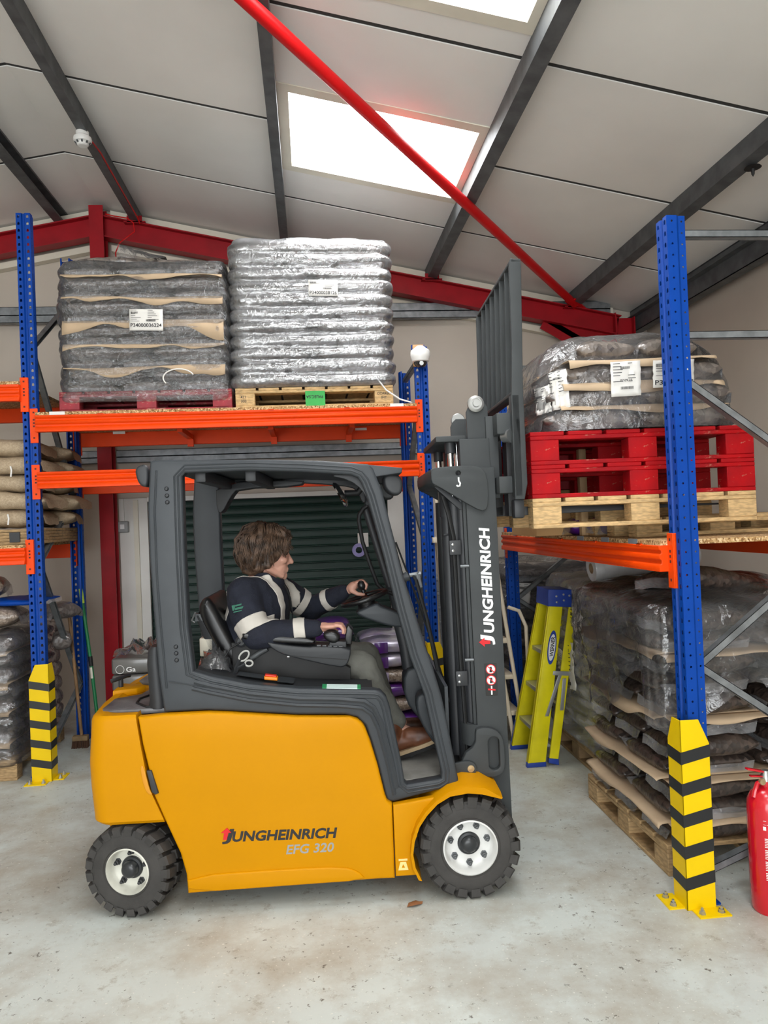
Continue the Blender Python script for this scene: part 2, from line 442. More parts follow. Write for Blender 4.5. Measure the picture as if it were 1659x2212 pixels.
# sheeting rails on the back wall and side wall
def rail(x0, x1, z0, z1, lab, y=7.3, m_=None):
    mb = MB(); mb.box(x0, x1, YB-.14, YB-.135, z0, z1); mb.box(x0, x1, YB-.14, YB-.06, z1-.004, z1); mb.box(x0, x1, YB-.14, YB-.06, z0, z0+.004)
    mb.box(x0, x1, YB-.14, YB-.01, (z0+z1)/2-.01, (z0+z1)/2)
    tag(mb.build('sheeting_rail', m_ or m_galv), lab, 'rail', 'rails on the back wall', 'structure')
rail(XL, RX-.08, 3.72, 3.87, 'galvanised wall rail behind the blue rack post, high up'); rail(RX+.08, 3.15, 3.72, 3.87, 'galvanised wall rail behind the wrapped pallets, high up')
rail(XL, RX-.08, 2.36, 2.48, 'galvanised wall rail behind the tan sacks'); rail(RX+.08, 3.15, 2.36, 2.48, 'galvanised wall rail above the green roller shutter')
mb = MB()
for y in (2.0, 4.6): mb.box(XR-.06, XR-.002, y, y+.07, 0, roof_z(XR)-.25)
tag(mb.build('side_rails', m_galvd), 'dull steel rails on the side wall beyond the rack', 'rail', kind='structure')

# ------------------------------------------------------------------ roller shutter with white jambs
sh = empty('door_1'); struct(sh, 'dark green roller shutter of horizontal slats')
pitch_ = .083; sl_me = None
k = 0; z = SH-.03
while z > 0.02:
    if sl_me is None:
        mb = MB(); P_ = pitch_
        prof = [(-.004, 0), (-.009, -.2*P_), (-.011, -.5*P_), (-.011, -.72*P_), (-.014, -.80*P_), (-.022, -.86*P_), (-.023, -.92*P_), (-.016, -.97*P_), (-.004, -P_), (.010, -P_), (.010, 0)]
        n = len(prof)
        vs = [(S0+.02, p[0], p[1]) for p in prof]+[(S1-.02, p[0], p[1]) for p in prof]
        mb.add(vs, [tuple(range(n)), tuple(range(2*n-1, n-1, -1))]+[(i, (i+1) % n, (i+1) % n+n, i+n) for i in range(n)])
        sl_me = mb.mesh('slat', smooth=True); sl_me.materials.append(m_green)
    o = obj('slat', sl_me, None, sh); o.location = (0, YB+.05, z); z -= pitch_
mb = MB(); mb.box(S0, S1, YB+.09, YB+.12, 0, SH); mb.build('backing', m_black, sh)
jb = empty('trim_2'); struct(jb, 'white painted shutter jambs and head')
MB().box(-1.84, S0+.03, YB-.05, YB-.001, 0, 2.02).build('jamb', m_white, jb, bevel=.004)
MB().box(S1-.02, 1.02, YB-.05, YB-.001, 0, 2.02).build('jamb', m_white, jb, bevel=.004)
MB().box(S0+.03, S1-.02, YB-.05, YB-.001, SH-.02, SH+.025).build('head', m_white, jb)
MB().box(-1.70, -1.655, YB-.075, YB-.05, 0, 2.0).build('guide_rail', m_cream, jb)
# ------------------------------------------------------------------ pallet racking
def perf_strip(mb, o, du, dv, wd, n, pitch, hw, hh, kind=6):
    # upright strip of sheet metal with one slot per pitch; du across, dv up
    o = Vector(o); du = Vector(du); dv = Vector(dv)
    hole = {6: [(-1, -1), (1, -1), (1, .3), (.45, 1), (-.45, 1), (-1, .3)], 8: [(math.cos(PI/8+i*PI/4), math.sin(PI/8+i*PI/4)) for i in range(8)]}[kind]
    nh = len(hole)
    for i in range(n):
        c = o+du*(wd/2)+dv*(pitch*(i+.5))
        H = [c+du*(a*hw/2)+dv*(b*hh/2) for a, b in hole]
        O = []
        for a, b in hole:
            s_ = max(abs(a), abs(b)); O.append(c+du*(a/s_*wd/2)+dv*(b/s_*pitch/2))
        # force the rectangle corners into the outline
        if kind == 6:
            O = [c+du*(-wd/2)+dv*(-pitch/2), c+du*(wd/2)+dv*(-pitch/2), c+du*(wd/2)+dv*(pitch*.2), c+du*(wd/2)+dv*(pitch/2), c+du*(-wd/2)+dv*(pitch/2), c+du*(-wd/2)+dv*(pitch*.2)]
        else:
            cs = [(1, .41), (.41, 1), (-.41, 1), (-1, .41), (-1, -.41), (-.41, -1), (.41, -1), (1, -.41)]
            O = [c+du*(a*wd/2)+dv*(b*pitch/2) for a, b in cs]
        b0 = len(mb.v); mb.v += [tuple(p) for p in O]+[tuple(p) for p in H]
        for q in range(nh):
            r_ = (q+1) % nh; mb.f.append((b0+q, b0+r_, b0+nh+r_, b0+nh+q))
        if kind == 8:
            cor = [(1, 1, 0, 1), (-1, 1, 2, 3), (-1, -1, 4, 5), (1, -1, 6, 7)]
            for a, b, i0, i1 in cor:
                mb.v.append(tuple(c+du*(a*wd/2)+dv*(b*pitch/2))); mb.f.append((b0+i0, len(mb.v)-1, b0+i1))
def strip(mb, o, du, dv, wd, L):
    o = Vector(o); du = Vector(du)*wd; dv = Vector(dv)*L
    mb.add([o, o+du, o+du+dv, o+dv], [(0, 1, 2, 3)])
POST = {}
def post_mesh(hgt):
    # perforated open section, front towards -y, width along x
    if hgt in POST: return POST[hgt]
    mb = MB(); n = int(round(hgt/.05)); H = n*.05; up = Vector((0, 0, 1)); X = Vector((1, 0, 0)); Y = Vector((0, 1, 0))
    W, D, g = .096, .085, .014
    cw = (W-g-.012)/2
    perf_strip(mb, (-W/2, 0, 0), X, up, cw, n, .05, .016, .020)
    perf_strip(mb, (W/2-cw, 0, 0), X, up, cw, n, .05, .016, .020)
    a = -W/2+cw
    strip(mb, (a, 0, 0), Vector((.006, .012, 0)).normalized(), up, math.hypot(.006, .012), H)
    strip(mb, (a+.006, .012, 0), X, up, g, H)
    strip(mb, (a+.006+g, .012, 0), Vector((.006, -.012, 0)).normalized(), up, math.hypot(.006, .012), H)
    for s in (-1, 1):
        perf_strip(mb, (s*W/2, 0, 0), Y, up, .045, n, .05, .010, .010, 8)
        strip(mb, (s*W/2, .045, 0), Vector((-s*.010, .012, 0)).normalized(), up, math.hypot(.010, .012), H)
        perf_strip(mb, (s*(W/2-.010), .057, 0), Y, up, .03, n, .05, .009, .009, 8)
        strip(mb, (s*(W/2-.010), .087, 0), X*-s, up, .012, H)
    me = mb.mesh('upright', merge=1e-5, fix=False); me = solid(me, .0022, 0); me.materials.append(m_blue)
    POST[hgt] = me; return me
m_label = mat('shelf_ticket', 'e8e6e2', .5)
def beam_mesh(L):
    mb = MB(); h = .118; d = .05
    prof = [(0, 0), (-.0, -.0), (0, .030), (.012, .036), (.012, .052), (0, .058), (0, .076), (.012, .082), (.012, .094), (0, .100), (0, h), (d, h), (d, 0)]
    prof = prof[1:]
    n = len(prof)
    vs = [(0, p[0], p[1]) for p in prof]+[(L, p[0], p[1]) for p in prof]
    mb.add(vs, [tuple(range(n)), tuple(range(2*n-1, n-1, -1))]+[(i, i+n, (i+1) % n+n, (i+1) % n) for i in range(n)])
    me = mb.mesh('beam', bevel=.003, seg=1); me.materials.append(m_orange); return me
def connector_mesh():
    mb = MB(); w_, h_ = .055, .245
    hz = [.02, .10, .118, .137, .19, .215]
    mb.box(-w_/2, w_/2, -.010, -.004, 0, h_); mb.box(-w_/2, -w_/2+.006, -.004, .05, 0, h_)
    me = mb.mesh('beam_connector', bevel=.002, seg=1); me.materials.append(m_orange2)
    return me
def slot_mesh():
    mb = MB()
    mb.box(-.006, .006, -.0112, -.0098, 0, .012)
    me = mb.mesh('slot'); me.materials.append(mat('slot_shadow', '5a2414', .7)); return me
CON = connector_mesh(); SLOT = slot_mesh()
def put(name, me, parent, loc, rz=0, mirror=False, m=None):
    o = obj(name, me, m, parent); o.location = loc; o.rotation_euler = (0, 0, rz)
    if mirror: o.scale = (-1, 1, 1)
    return o
BEAMS = {}
def add_beam(parent, x0, x1, yf, ztop, facing=1, label=None):
    # beam spanning between two posts along x in the rack's own frame; facing=1 looks to -y
    L = round(x1-x0, 3)
    if L not in BEAMS: BEAMS[L] = beam_mesh(L)
    b = put('beam', BEAMS[L], parent, (x0, yf-.052, ztop-.118)) if facing == 1 else put('beam', BEAMS[L], parent, (x1, yf+.052, ztop-.118), PI)
    if label: b['label'] = label
    for x, mir in ((x0-.02, False), (x1+.02, True)):
        if facing == 1: c = put('beam_connector', CON, parent, (x, yf, ztop-.190), 0, mir); [put('slot', SLOT, c, (0, 0, zz)) for zz in (.03, .112, .135, .158, .21)]
        else: c = put('beam_connector', CON, parent, (x, yf, ztop-.190), PI, not mir)
    return b
def brace(parent, a, b, nm='brace'):
    mb = MB(); a = Vector(a); b = Vector(b); d = (b-a).normalized(); s = Vector((1, 0, 0)); u = s.cross(d)
    for s0, s1, u0, u1 in ((-.02, -.0175, -.016, .016), (-.02, .02, .0135, .016), (-.02, .02, -.016, -.0135), (.012, .02, .012, .0135)):
        vs = [p+s*ss+u*uu for p in (a, b) for ss, uu in ((s0, u0), (s1, u0), (s1, u1), (s0, u1))]
        mb.add(vs, [(3,2,1,0),(4,5,6,7),(0,1,5,4),(1,2,6,5),(2,3,7,6),(3,0,4,7)])
    return mb.build(nm, m_galv, parent)
def frame(parent, x, y0, y1, hgt, zs, horiz=()):
    # two uprights with diagonal lacing
    put('upright', post_mesh(hgt), parent, (x, y0, 0)); put('upright', post_mesh(hgt), parent, (x, y1, 0), PI)
    for i in range(len(zs)-1):
        a = (x, y0+.075, zs[i]) if i % 2 == 0 else (x, y1-.075, zs[i]); b = (x, y1-.075, zs[i+1]) if i % 2 == 0 else (x, y0+.075, zs[i+1])
        brace(parent, a, b)
    for z in horiz: brace(parent, (x, y0+.07, z), (x, y1-.07, z), 'horizontal_brace')
    for y in (y0+.04, y1-.04):
        mb = MB(); mb.box(x-.07, x+.07, y-.06, y+.06, 0, .008); mb.build('foot_plate', m_blue, parent)
def chip_deck(parent, xs, y0, y1, z, n=1):
    for i in range(len(xs)-1):
        mb = MB(); mb.box(xs[i]+.002, xs[i+1]-.002, y0, y1, z, z+.022); mb.build('deck_board', m_chip, parent)
def tickets(parent, lst, y):
    for x, z, w_ in lst:
        mb = MB(); mb.box(x, x+w_, y-.002, y, z, z+.022); mb.build('shelf_ticket', m_label, parent)
def clips(parent, xs, y, z):
    for x in xs:
        mb = MB(); mb.box(x-.02, x+.02, y-.006, y+.0, z-.006, z+.004); mb.box(x-.02, x+.02, y-.006, y+.04, z+.001, z+.004); mb.build('beam_clip', m_orange2, parent)

# row of racking along the gable wall, local frame = world
YR0, YR1 = 5.47, 6.47
XA, XB = -1.95, .87
row = thing('pallet_rack', 'blue and orange pallet racking along the gable wall, holding the two tall loads', 'rack')
frame(row, XA, YR0, YR1, 4.0, [.12, .45, 1.50, 2.0, 3.05, 3.6])
frame(row, XB, YR0, YR1, 3.0, [.12, .45, 1.50, 2.0, 2.75], (2.92,))
frame(row, XA-2.82, YR0, YR1, 4.0, [.12, .45, 1.50, 2.0, 3.05, 3.6])
bx0, bx1 = XA+.05, XB-.05
add_beam(row, bx0, bx1, YR0, 2.548); add_beam(row, bx0, bx1, YR1, 2.548, -1)
add_beam(row, bx0, bx1, YR0, 2.148); add_beam(row, bx0, bx1, YR1, 2.148, -1)
chip_deck(row, [bx0, -.62, .1, bx1], YR0-.045, YR1+.045, 2.548)
clips(row, [bx0+.45, bx0+1.02, bx0+1.65, bx0+2.2], YR0-.052, 2.548)
tickets(row, [(bx0+.1, 2.549, .105), (bx1-.20, 2.549, .10)], YR0-.046)
mb = MB()
for x in (-.98, -.28, .36):
    mb.box(x-.025, x+.025, YR1-.085, YR1-.06, 2.40, 2.47); mb.box(x-.02, x+.02, YR1-.6, YR1-.06, 2.46, 2.50)
    mb.build('deck_support', m_orange, row); mb = MB()
tickets(row, [(-1.62, 2.525, .1), (.42, 2.5, .1)], YR1-.056)
ax0, ax1 = XA-2.82+.05, XA-.05
add_beam(row, ax0, ax1, YR0, 2.77); add_beam(row, ax0, ax1, YR1, 2.77, -1); chip_deck(row, [ax0, ax1], YR0-.045, YR1+.045, 2.77)
add_beam(row, ax0, ax1, YR0, 1.62); add_beam(row, ax0, ax1, YR1, 1.62, -1); chip_deck(row, [ax0, -3.2, ax1], YR0-.045, YR1+.045, 1.62)

# racking along the side wall: local x runs away from the camera, its front faces the aisle
XF, YN = 1.60, 3.13
side = thing('pallet_rack', 'blue and orange pallet racking along the side wall, beside the fire extinguisher', 'rack', (XF, YN, 0), R(90))
# local (x, y) -> world (XF - y, YN + x): front facing -y becomes world +x, so mirror to face the aisle
side.scale = (1, -1, 1)
def side_frame(x): frame(side, x, 0, 1.0, 3.0, [.12, .43, 1.02, 1.66, 2.28], (2.48, 2.93))
side_frame(0); side_frame(2.86)
add_beam(side, .05, 2.81, 0, 1.553); add_beam(side, .05, 2.81, 1.0, 1.553, -1)
chip_deck(side, [.05, .95, 1.9, 2.81], -.045, 1.045, 1.553)
clips(side, [.25, .8, 1.35, 1.75, 2.35], -.052, 1.553)
m_tick = mat('grey_ticket', '7d8288', .5)
for x in (.28, .62, .98, 2.35):
    MB().box(x, x+.1, -.048, -.046, 1.552, 1.578).build('shelf_ticket', m_tick, side)

# ------------------------------------------------------------------ striped post guards
def post_guard(loc, rz, label, hgt=.81, wx=.13, wy=.115, flip=False):
    t = thing('post_guard', label, 'guard', loc, rz, 'striped rack post guards')
    # angle plate: vertical corner at origin, legs along +x and +y; cut away at the top
    for k, ax in enumerate('xy'):
        wl = wx if ax == 'x' else wy
        pts = [(0, 0), (wl, 0), (wl, hgt-.105), (wl-.045, hgt), (0, hgt)]
        mb = MB()
        if ax == 'x': mb.prism(pts, 0, .005, 'y')
        else: mb.prism(pts, 0, .005, 'x')
        mb.build('plate', m_yellow, t, bevel=.0015, seg=1)
        for i in range(5):
            z0 = .085+i*.134; sl = .028 if ax == 'x' else .006
            q = [(-.0008, z0), (wl+.0008, z0+sl), (wl+.0008, z0+sl+.052), (-.0008, z0+.052)]
            mb = MB()
            if ax == 'x': mb.prism(q, -.0012, .0062, 'y')
            else: mb.prism(q, -.0012, .0062, 'x')
            mb.build('black_band', m_tapeblk, t)
        mb = MB()
        if ax == 'x': mb.box(.02, wl+.03, -.07, .005, 0, .006)
        else: mb.box(-.07, .005, .02, wl+.03, 0, .006)
        mb.build('foot_plate', m_yellow, t)
        for q in (.045, wl):
            c = Vector((q, -.04, .006)) if ax == 'x' else Vector((-.04, q, .006))
            mb = MB(); mb.lathe([(.016, 0), (.016, .003), (.012, .003), (.012, .014), (.006, .014), (.006, .026), (0, .027)], 6, Matrix.Translation(c))
            mb.build('anchor_bolt', m_steel, t)
    return t

post_guard((1.535, 3.035, 0), 0, 'yellow guard with black bands on the near post beside the fire extinguisher')
g_ = post_guard((-1.84, 5.345, 0), 0, 'yellow guard with black bands on the tall post at the end of the forklift', wx=.135, wy=.12)
g_.scale = (-1, 1, 1)
post_guard((.81, 5.345, 0), 0, 'yellow guard with black bands glimpsed behind the forklift windscreen', wx=.14, wy=.12)
# ------------------------------------------------------------------ electric forklift: local x forward, y away from the camera side, z up
m_fy = mat('forklift_yellow', 'c98900', .42, var=.025, vscale=3, spec=.12)
m_fg = mat('forklift_grey', '383c40', .45, spec=.35, var=.07, vscale=7, bump=.03, bscale=300)
m_fg2 = mat('mast_grey', '3e4142', .55, spec=.25, var=.08, vscale=6)
m_fd = mat('dark_plastic', '2b2d30', .5, var=.05, vscale=9)
m_tyre = mat('tyre_rubber', '3a3836', .72, var=.2, vscale=10, bump=.15, bscale=80)
m_rim = mat('rim_white', 'e3e3e0', .42, var=.05, vscale=10)
m_rim2 = mat('rim_aged_white', 'd9d8cc', .4, var=.1, vscale=10)
m_seat = mat('black_vinyl', '161617', .32, var=.1, vscale=9, bump=.04, bscale=30)
m_mat = mat('floor_mat', '8f8c86', .8, var=.2, vscale=7)
m_cover = mat('battery_cover', '4e4f52', .45, c2='7b7c7e', vscale=9)
m_letw = mat('lettering_white', 'ececec', .5)
m_letb = mat('lettering_black', '1c1a18', .5)
m_letg = mat('lettering_silver', '9a9a97', .4)
m_letr = mat('lettering_red', 'd4121c', .5)
m_orgsw = mat('switch_orange', 'ef8a12', .4)
m_brass = mat('brass_pin', 'b8a27c', .4, .6)
def clear(name, tint, amt, rough=.06, ior=1.45, bump=0, bscale=20):
    # thin clear sheet: see-through with sharp surface sheen
    m = bpy.data.materials.new(name); m.use_nodes = True; nt = m.node_tree; nt.nodes.remove(nt.nodes['Principled BSDF'])
    t = nt.nodes.new('ShaderNodeBsdfTransparent'); t.inputs[0].default_value = (*tint, 1)
    g = nt.nodes.new('ShaderNodeBsdfGlossy'); g.inputs['Roughness'].default_value = rough
    fr = nt.nodes.new('ShaderNodeFresnel'); fr.inputs[0].default_value = ior
    ml = nt.nodes.new('ShaderNodeMath'); ml.operation = 'MULTIPLY_ADD'; ml.inputs[1].default_value = 1.0; ml.inputs[2].default_value = amt
    mx = nt.nodes.new('ShaderNodeMixShader')
    nt.links.new(fr.outputs[0], ml.inputs[0]); nt.links.new(ml.outputs[0], mx.inputs[0])
    nt.links.new(t.outputs[0], mx.inputs[1]); nt.links.new(g.outputs[0], mx.inputs[2]); nt.links.new(mx.outputs[0], nt.nodes['Material Output'].inputs[0])
    if bump:
        tc = nt.nodes.new('ShaderNodeTexCoord'); n = nt.nodes.new('ShaderNodeTexNoise'); n.inputs['Scale'].default_value = bscale; n.inputs['Detail'].default_value = 5
        n.inputs['Distortion'].default_value = 1.2
        nt.links.new(tc.outputs['Object'], n.inputs[0])
        bp = nt.nodes.new('ShaderNodeBump'); bp.inputs['Strength'].default_value = bump; bp.inputs['Distance'].default_value = .02
        nt.links.new(n.outputs[0], bp.inputs['Height'])
        for x in (g, fr): nt.links.new(bp.outputs[0], x.inputs['Normal'])
    MATS[name] = m
    return m
m_glass = clear('cab_glass', (.86, .93, .92), .02, .02)
def chaikin(p, it=1):
    for _ in range(it):
        q = []
        for i in range(len(p)):
            a, b = p[i], p[(i+1) % len(p)]
            q += [(a[0]*.75+b[0]*.25, a[1]*.75+b[1]*.25), (a[0]*.25+b[0]*.75, a[1]*.25+b[1]*.75)]
        p = q
    return p
def plate_mesh(loops, y0, y1, bev=.004, res=2):
    # flat plate standing in the x/z plane, loops = outline and openings
    c = bpy.data.curves.new('pl', 'CURVE'); c.dimensions = '2D'; c.fill_mode = 'BOTH'
    c.extrude = max(.0001, abs(y1-y0)/2-bev); c.bevel_depth = bev; c.bevel_resolution = res; c.offset = -bev
    for lp in loops:
        s = c.splines.new('POLY'); s.points.add(len(lp)-1); s.use_cyclic_u = True
        for i, p in enumerate(lp): s.points[i].co = (p[0], p[1], 0, 1)
    o = bpy.data.objects.new('tmp', c); col.objects.link(o)
    dg = bpy.context.evaluated_depsgraph_get(); me = bpy.data.meshes.new_from_object(o.evaluated_get(dg))
    bpy.data.objects.remove(o); bpy.data.curves.remove(c)
    ym = (y0+y1)/2
    for v in me.vertices: v.co = (v.co.x, ym-v.co.z, v.co.y)
    bm = bmesh.new(); bm.from_mesh(me); bmesh.ops.remove_doubles(bm, verts=bm.verts, dist=1e-5)
    bmesh.ops.recalc_face_normals(bm, faces=bm.faces)
    for f in bm.faces: f.smooth = True
    for e in bm.edges:
        if len(e.link_faces) == 2 and e.calc_face_angle(0) > R(35): e.smooth = False
    bm.to_mesh(me); bm.free(); me.materials.clear(); return me
def plate(name, loops, y0, y1, m_, parent, bev=.004, res=2, label=None):
    return obj(name, plate_mesh(loops, y0, y1, bev, res), m_, parent, label)
FK = thing('forklift', 'yellow and grey electric forklift with its carriage raised, driven by a seated person', 'forklift', (-.847, 3.379, 0), R(-3.3))
# ---- wheels
def wheel(parent, u, v, Rr, wd, rimr, turn, nuts, hubr, rm, lugs, boltr, hub_out):
    k = empty('wheel', (u, v, Rr)); k.parent = parent; k.rotation_euler = (0, 0, turn)
    MR = Matrix.Rotation(R(-90), 4, 'X'); MN = Matrix.Rotation(R(90), 4, 'X')   # wheel axis along y, outer face at -y
    mb = MB(); h = wd/2
    prof = [(rimr*.97, -h*.72), (rimr*1.0, -h*.86), (rimr*1.06, -h*.93), (rimr*1.12, -h*.92), (rimr*1.16, -h*.98), (rimr*1.35, -h), (Rr*.78, -h*.97), (Rr*.85, -h*.93), (Rr*.895, -h*.82), (Rr*.905, 0)]
    prof = prof+[(a, -b) for a, b in reversed(prof[:-1])]
    mb.lathe(prof, 64, MR, cap=False)
    for side in (-1, 1):
        for i in range(lugs):
            t0 = 2*PI*(i+(.5 if side > 0 else 0))/lugs; da = 2*PI/lugs*.34
            pts = []
            for (rr, yy) in ((Rr*.80, side*h*1.0), (Rr*.945, side*h*1.02), (Rr*.99, side*h*.90), (Rr, side*h*.10), (Rr*.90, side*h*.02), (Rr*.86, side*h*.6)):
                pts.append((rr, yy))
            n = len(pts); vs = []
            for s_, tw in ((-1, 0), (1, 0)):
                for rr, yy in pts:
                    sk = .10*(1-abs(yy)/h); a_ = t0+s_*da+sk*side
                    vs.append((rr*math.cos(a_), yy, rr*math.sin(a_)))
            mb.add(vs, [tuple(range(n)), tuple(range(2*n-1, n-1, -1))]+[(q, q+n, (q+1) % n+n, (q+1) % n) for q in range(n)])
    mb.build('tyre', m_tyre, k, smooth=True, angle=28)
    mb = MB()
    mb.lathe([(rimr*1.07, -h*.90), (rimr*1.0, -h*.97), (rimr*.97, -h*.86), (rimr*.93, -h*.62), (rimr*.90, -h*.40), (rimr*.80, -h*.30), (rimr*.5, -h*.28), (hubr, -h*.34), (hubr*.9, -h*.30), (hubr*.9, h*.8), (rimr, h*.9), (rimr*1.07, h*.9)], 48, MR, cap=False)
    mb.build('rim', rm, k, smooth=True, angle=50)
    mb = MB(); ho = hub_out
    mb.lathe([(hubr, -h*.1), (hubr, -h*.36), (hubr*.93, -h*.42), (hubr*.74, -h*.44), (hubr*.72, -h*ho*.85), (hubr*.66, -h*ho), (hubr*.5, -h*(ho+.07)), (hubr*.25, -h*(ho+.1)), (0, -h*(ho+.11))], 32, MR, cap=False)
    mb.build('hub', mat('hub_black', '2c2e30', .3), k, smooth=True, angle=40)
    for i in range(nuts):
        t = 2*PI*(i+.25)/nuts
        M = Matrix.Translation((boltr*math.cos(t), -h*.30, boltr*math.sin(t))) @ MN
        mb = MB(); mb.lathe([(.016, 0), (.016, .004), (.011, .005), (.011, .020), (.007, .022), (.007, .032), (0, .034)], 6, M)
        mb.build('wheel_nut', m_fd if nuts < 7 else m_galvd, k)
    return k
W_FR = wheel(FK, 1.510, .085, .229, .185, .118, R(0), 7, .052, m_rim, 21, .086, .62)
W_RR = wheel(FK, -.006, .095, .203, .165, .098, R(-11), 5, .050, m_rim2, 21, .072, .80)
wheel(FK, 1.510, 1.02, .229, .185, .118, R(180), 7, .052, m_rim, 21, .086, .62)
wheel(FK, -.006, 1.01, .203, .165, .098, R(169), 5, .050, m_rim2, 21, .072, .80)
# ---- yellow body
panel = [(0.05, 0.882), (0.164, 0.889), (0.354, 0.889), (0.441, 0.882), (0.752, 0.849), (0.945, 0.838), (0.99, 0.836), (1.024, 0.823), (1.045, .805), (1.058, 0.783), (1.079, 0.72), (1.107, 0.615), (1.134, 0.483), (1.143, 0.453), (1.166, 0.435), (1.166, 0.103), (1.094, 0.104), (0.723, 0.10), (0.242, 0.090), (0.238, 0.177), (0.215, 0.271), (0.181, 0.353), (0.147, 0.436), (0.11, 0.531), (0.09, 0.649), (0.067, 0.761)]
sp = plate('side_panel', [panel], .02, .075, m_fy, FK, .012, 3)
plate('lower_sill', [chaikin([(.246, .096), (.243, .172), (.70, .178), (.93, .172), (1.0, .15), (1.04, .106), (.723, .103)], 1)], .011, .05, m_fy, sp, .008, 3)
plate('side_panel', [panel], 1.025, 1.08, m_fy, FK, .012, 2)
# counterweight: plan rings stacked in height
def cw_plan(uf, s=0., rear=-.205):
    r_ = .085; near = .02+s; far = 1.08-s; rb = rear+s
    pts = [(uf, near)]
    for i in range(9):
        t = R(-90-90*i/8); pts.append((rb+.012+r_+r_*math.cos(t), near+r_+r_*math.sin(t)))
    pts += [(rb-.012, .3), (rb-.02, .55), (rb-.012, .8)]
    for i in range(9):
        t = R(180-90*i/8); pts.append((rb+.012+r_+r_*math.cos(t), far-r_+r_*math.sin(t)))
    pts.append((uf, far)); return pts
mb = MB(); lv = [(.410, .150, .012), (.425, .148, 0), (.575, .086, 0), (.683, .070, 0), (.76, .058, 0), (.868, .044, 0), (.884, .042, .004), (.893, .040, .012), (.896, .040, .05), (.880, .04, .075)]
n = None
for z, uf, s in lv:
    ring = cw_plan(uf, s, -.185-.02*(1-abs(z-.65)/.25 if abs(z-.65) < .25 else 0)); n = len(ring)
    mb.v += [(p[0], p[1], z) for p in ring]
for i in range(len(lv)-1):
    for q in range(n):
        mb.f.append((i*n+q, i*n+(q+1) % n, (i+1)*n+(q+1) % n, (i+1)*n+q))
mb.f.append(tuple(range(n))); mb.f.append(tuple((len(lv)-1)*n+q for q in range(n)))
cw = mb.build('counterweight', m_fy, FK, smooth=True, angle=35)
mb = MB(); mb.box(-.175, .14, .27, .83, .2, .42); mb.box(-.1, 1.4, .30, .80, .16, .45); mb.build('chassis', m_fy, FK, bevel=.01)
mb = MB(); mb.box(.25, 1.07, .08, 1.02, .12, .8); mb.build('battery_box', m_fd, FK)
mb = MB(); mb.tube([(-.006, .12, .2), (-.006, .98, .2)], .04, 12); mb.box(-.06, .06, .2, .9, .15, .26); mb.build('rear_axle', m_fd, FK)
mb = MB(); mb.box(1.42, 1.62, .19, .91, .12, .40); mb.build('front_axle', m_fd, FK)
cov = [(-.135, .12), (-.150, .16), (-.155, .35), (-.05, .42), (-.03, .55), (-.05, .68), (-.155, .75), (-.15, .94), (-.135, .98), (.17, .99), (.17, .105), (-.11, .105)]
mb = MB(); mb.prism(cov, .876, .899, 'z'); mb.build('battery_cover', m_cover, FK, bevel=.006)
mb = MB(); mb.tube([(.16, .11, .902), (.06, .13, .902), (-.01, .22, .902), (-.02, .3, .902), (.03, .42, .902), (.10, .5, .902), (.16, .56, .902)], .006, 6); mb.build('cover_joint', m_black, FK)
mb = MB(); mb.prism([(-.20, .46), (-.205, .55), (-.2, .64), (-.09, .60), (-.06, .55), (-.09, .5)], .88, .912, 'z'); mb.build('tow_lug', m_fy, FK, bevel=.006)
mb = MB(); mb.tube([(-.185, .55, .9), (-.185, .55, .955)], .012, 10); mb.tube([(-.215, .49, .955), (-.2, .50, .958), (-.17, .6, .958), (-.16, .62, .955)], .011, 8); mb.build('tow_pin', m_fd, FK, smooth=True)
# door pull and panel catch
plate('panel_catch', [[(.083, .648), (.104, .648), (.132, .546), (.118, .540), (.103, .552)]], .010, .03, m_fd, sp, .003)
plate('hand_recess', [chaikin([(.052, .665), (.07, .672), (.092, .56), (.106, .538), (.085, .54), (.066, .575)], 2)], .0165, .03, mat('recess_yellow', 'd08a00', .5), cw, .002)
# front wing and mudguard
wing = [(1.170, .432), (1.398, .462), (1.40, .455), (1.367, .436), (1.319, .389), (1.283, .339), (1.259, .276), (1.250, .219), (1.258, .16), (1.28, .100), (1.262, .112), (1.170, .112)]
plate('front_wing', [wing], .02, .06, m_fy, FK, .006, 2)
prof_o = [(1.285, .10), (1.258, .16), (1.25, .219), (1.259, .276), (1.283, .339), (1.319, .389), (1.367, .436), (1.426, .468), (1.506, .478), (1.571, .47), (1.656, .445)]
prof_i = [(1.27, .105), (1.246, .16), (1.238, .22), (1.247, .285), (1.272, .348), (1.310, .402), (1.36, .450), (1.42, .490), (1.50, .508), (1.585, .498), (1.662, .450)]
mb = MB(); rows = [[(p[0], -.012, p[1]) for p in prof_o], [(p[0], -.014, p[1]) for p in prof_i], [(p[0], .03, p[1]+.012) for p in prof_i], [(p[0], .20, p[1]+.014) for p in prof_i], [(p[0], .20, p[1]) for p in prof_o]]
mb.sheet(rows+[rows[0]]); mb.build('mudguard', m_fy, FK, smooth=True, angle=50)
mb = MB(); mb.sheet([[(p[0], 1.1-q[1], p[2]) for p, q in zip(r_, r_)] for r_ in rows+[rows[0]]]); mb.build('mudguard', m_fy, FK, smooth=True, angle=50)
plate('crane_mark', [[(1.185, .19), (1.225, .19), (1.225, .182), (1.185, .182)]], .017, .0205, mat('pale_yellow_mark', 'f3d68a', .5), FK, .0003, 0)
plate('crane_mark', [[(1.192, .176), (1.218, .176), (1.228, .14), (1.182, .14)], [(1.205, .167), (1.213, .150), (1.197, .150)]], .017, .0205, MATS['pale_yellow_mark'], FK, .0003, 0)
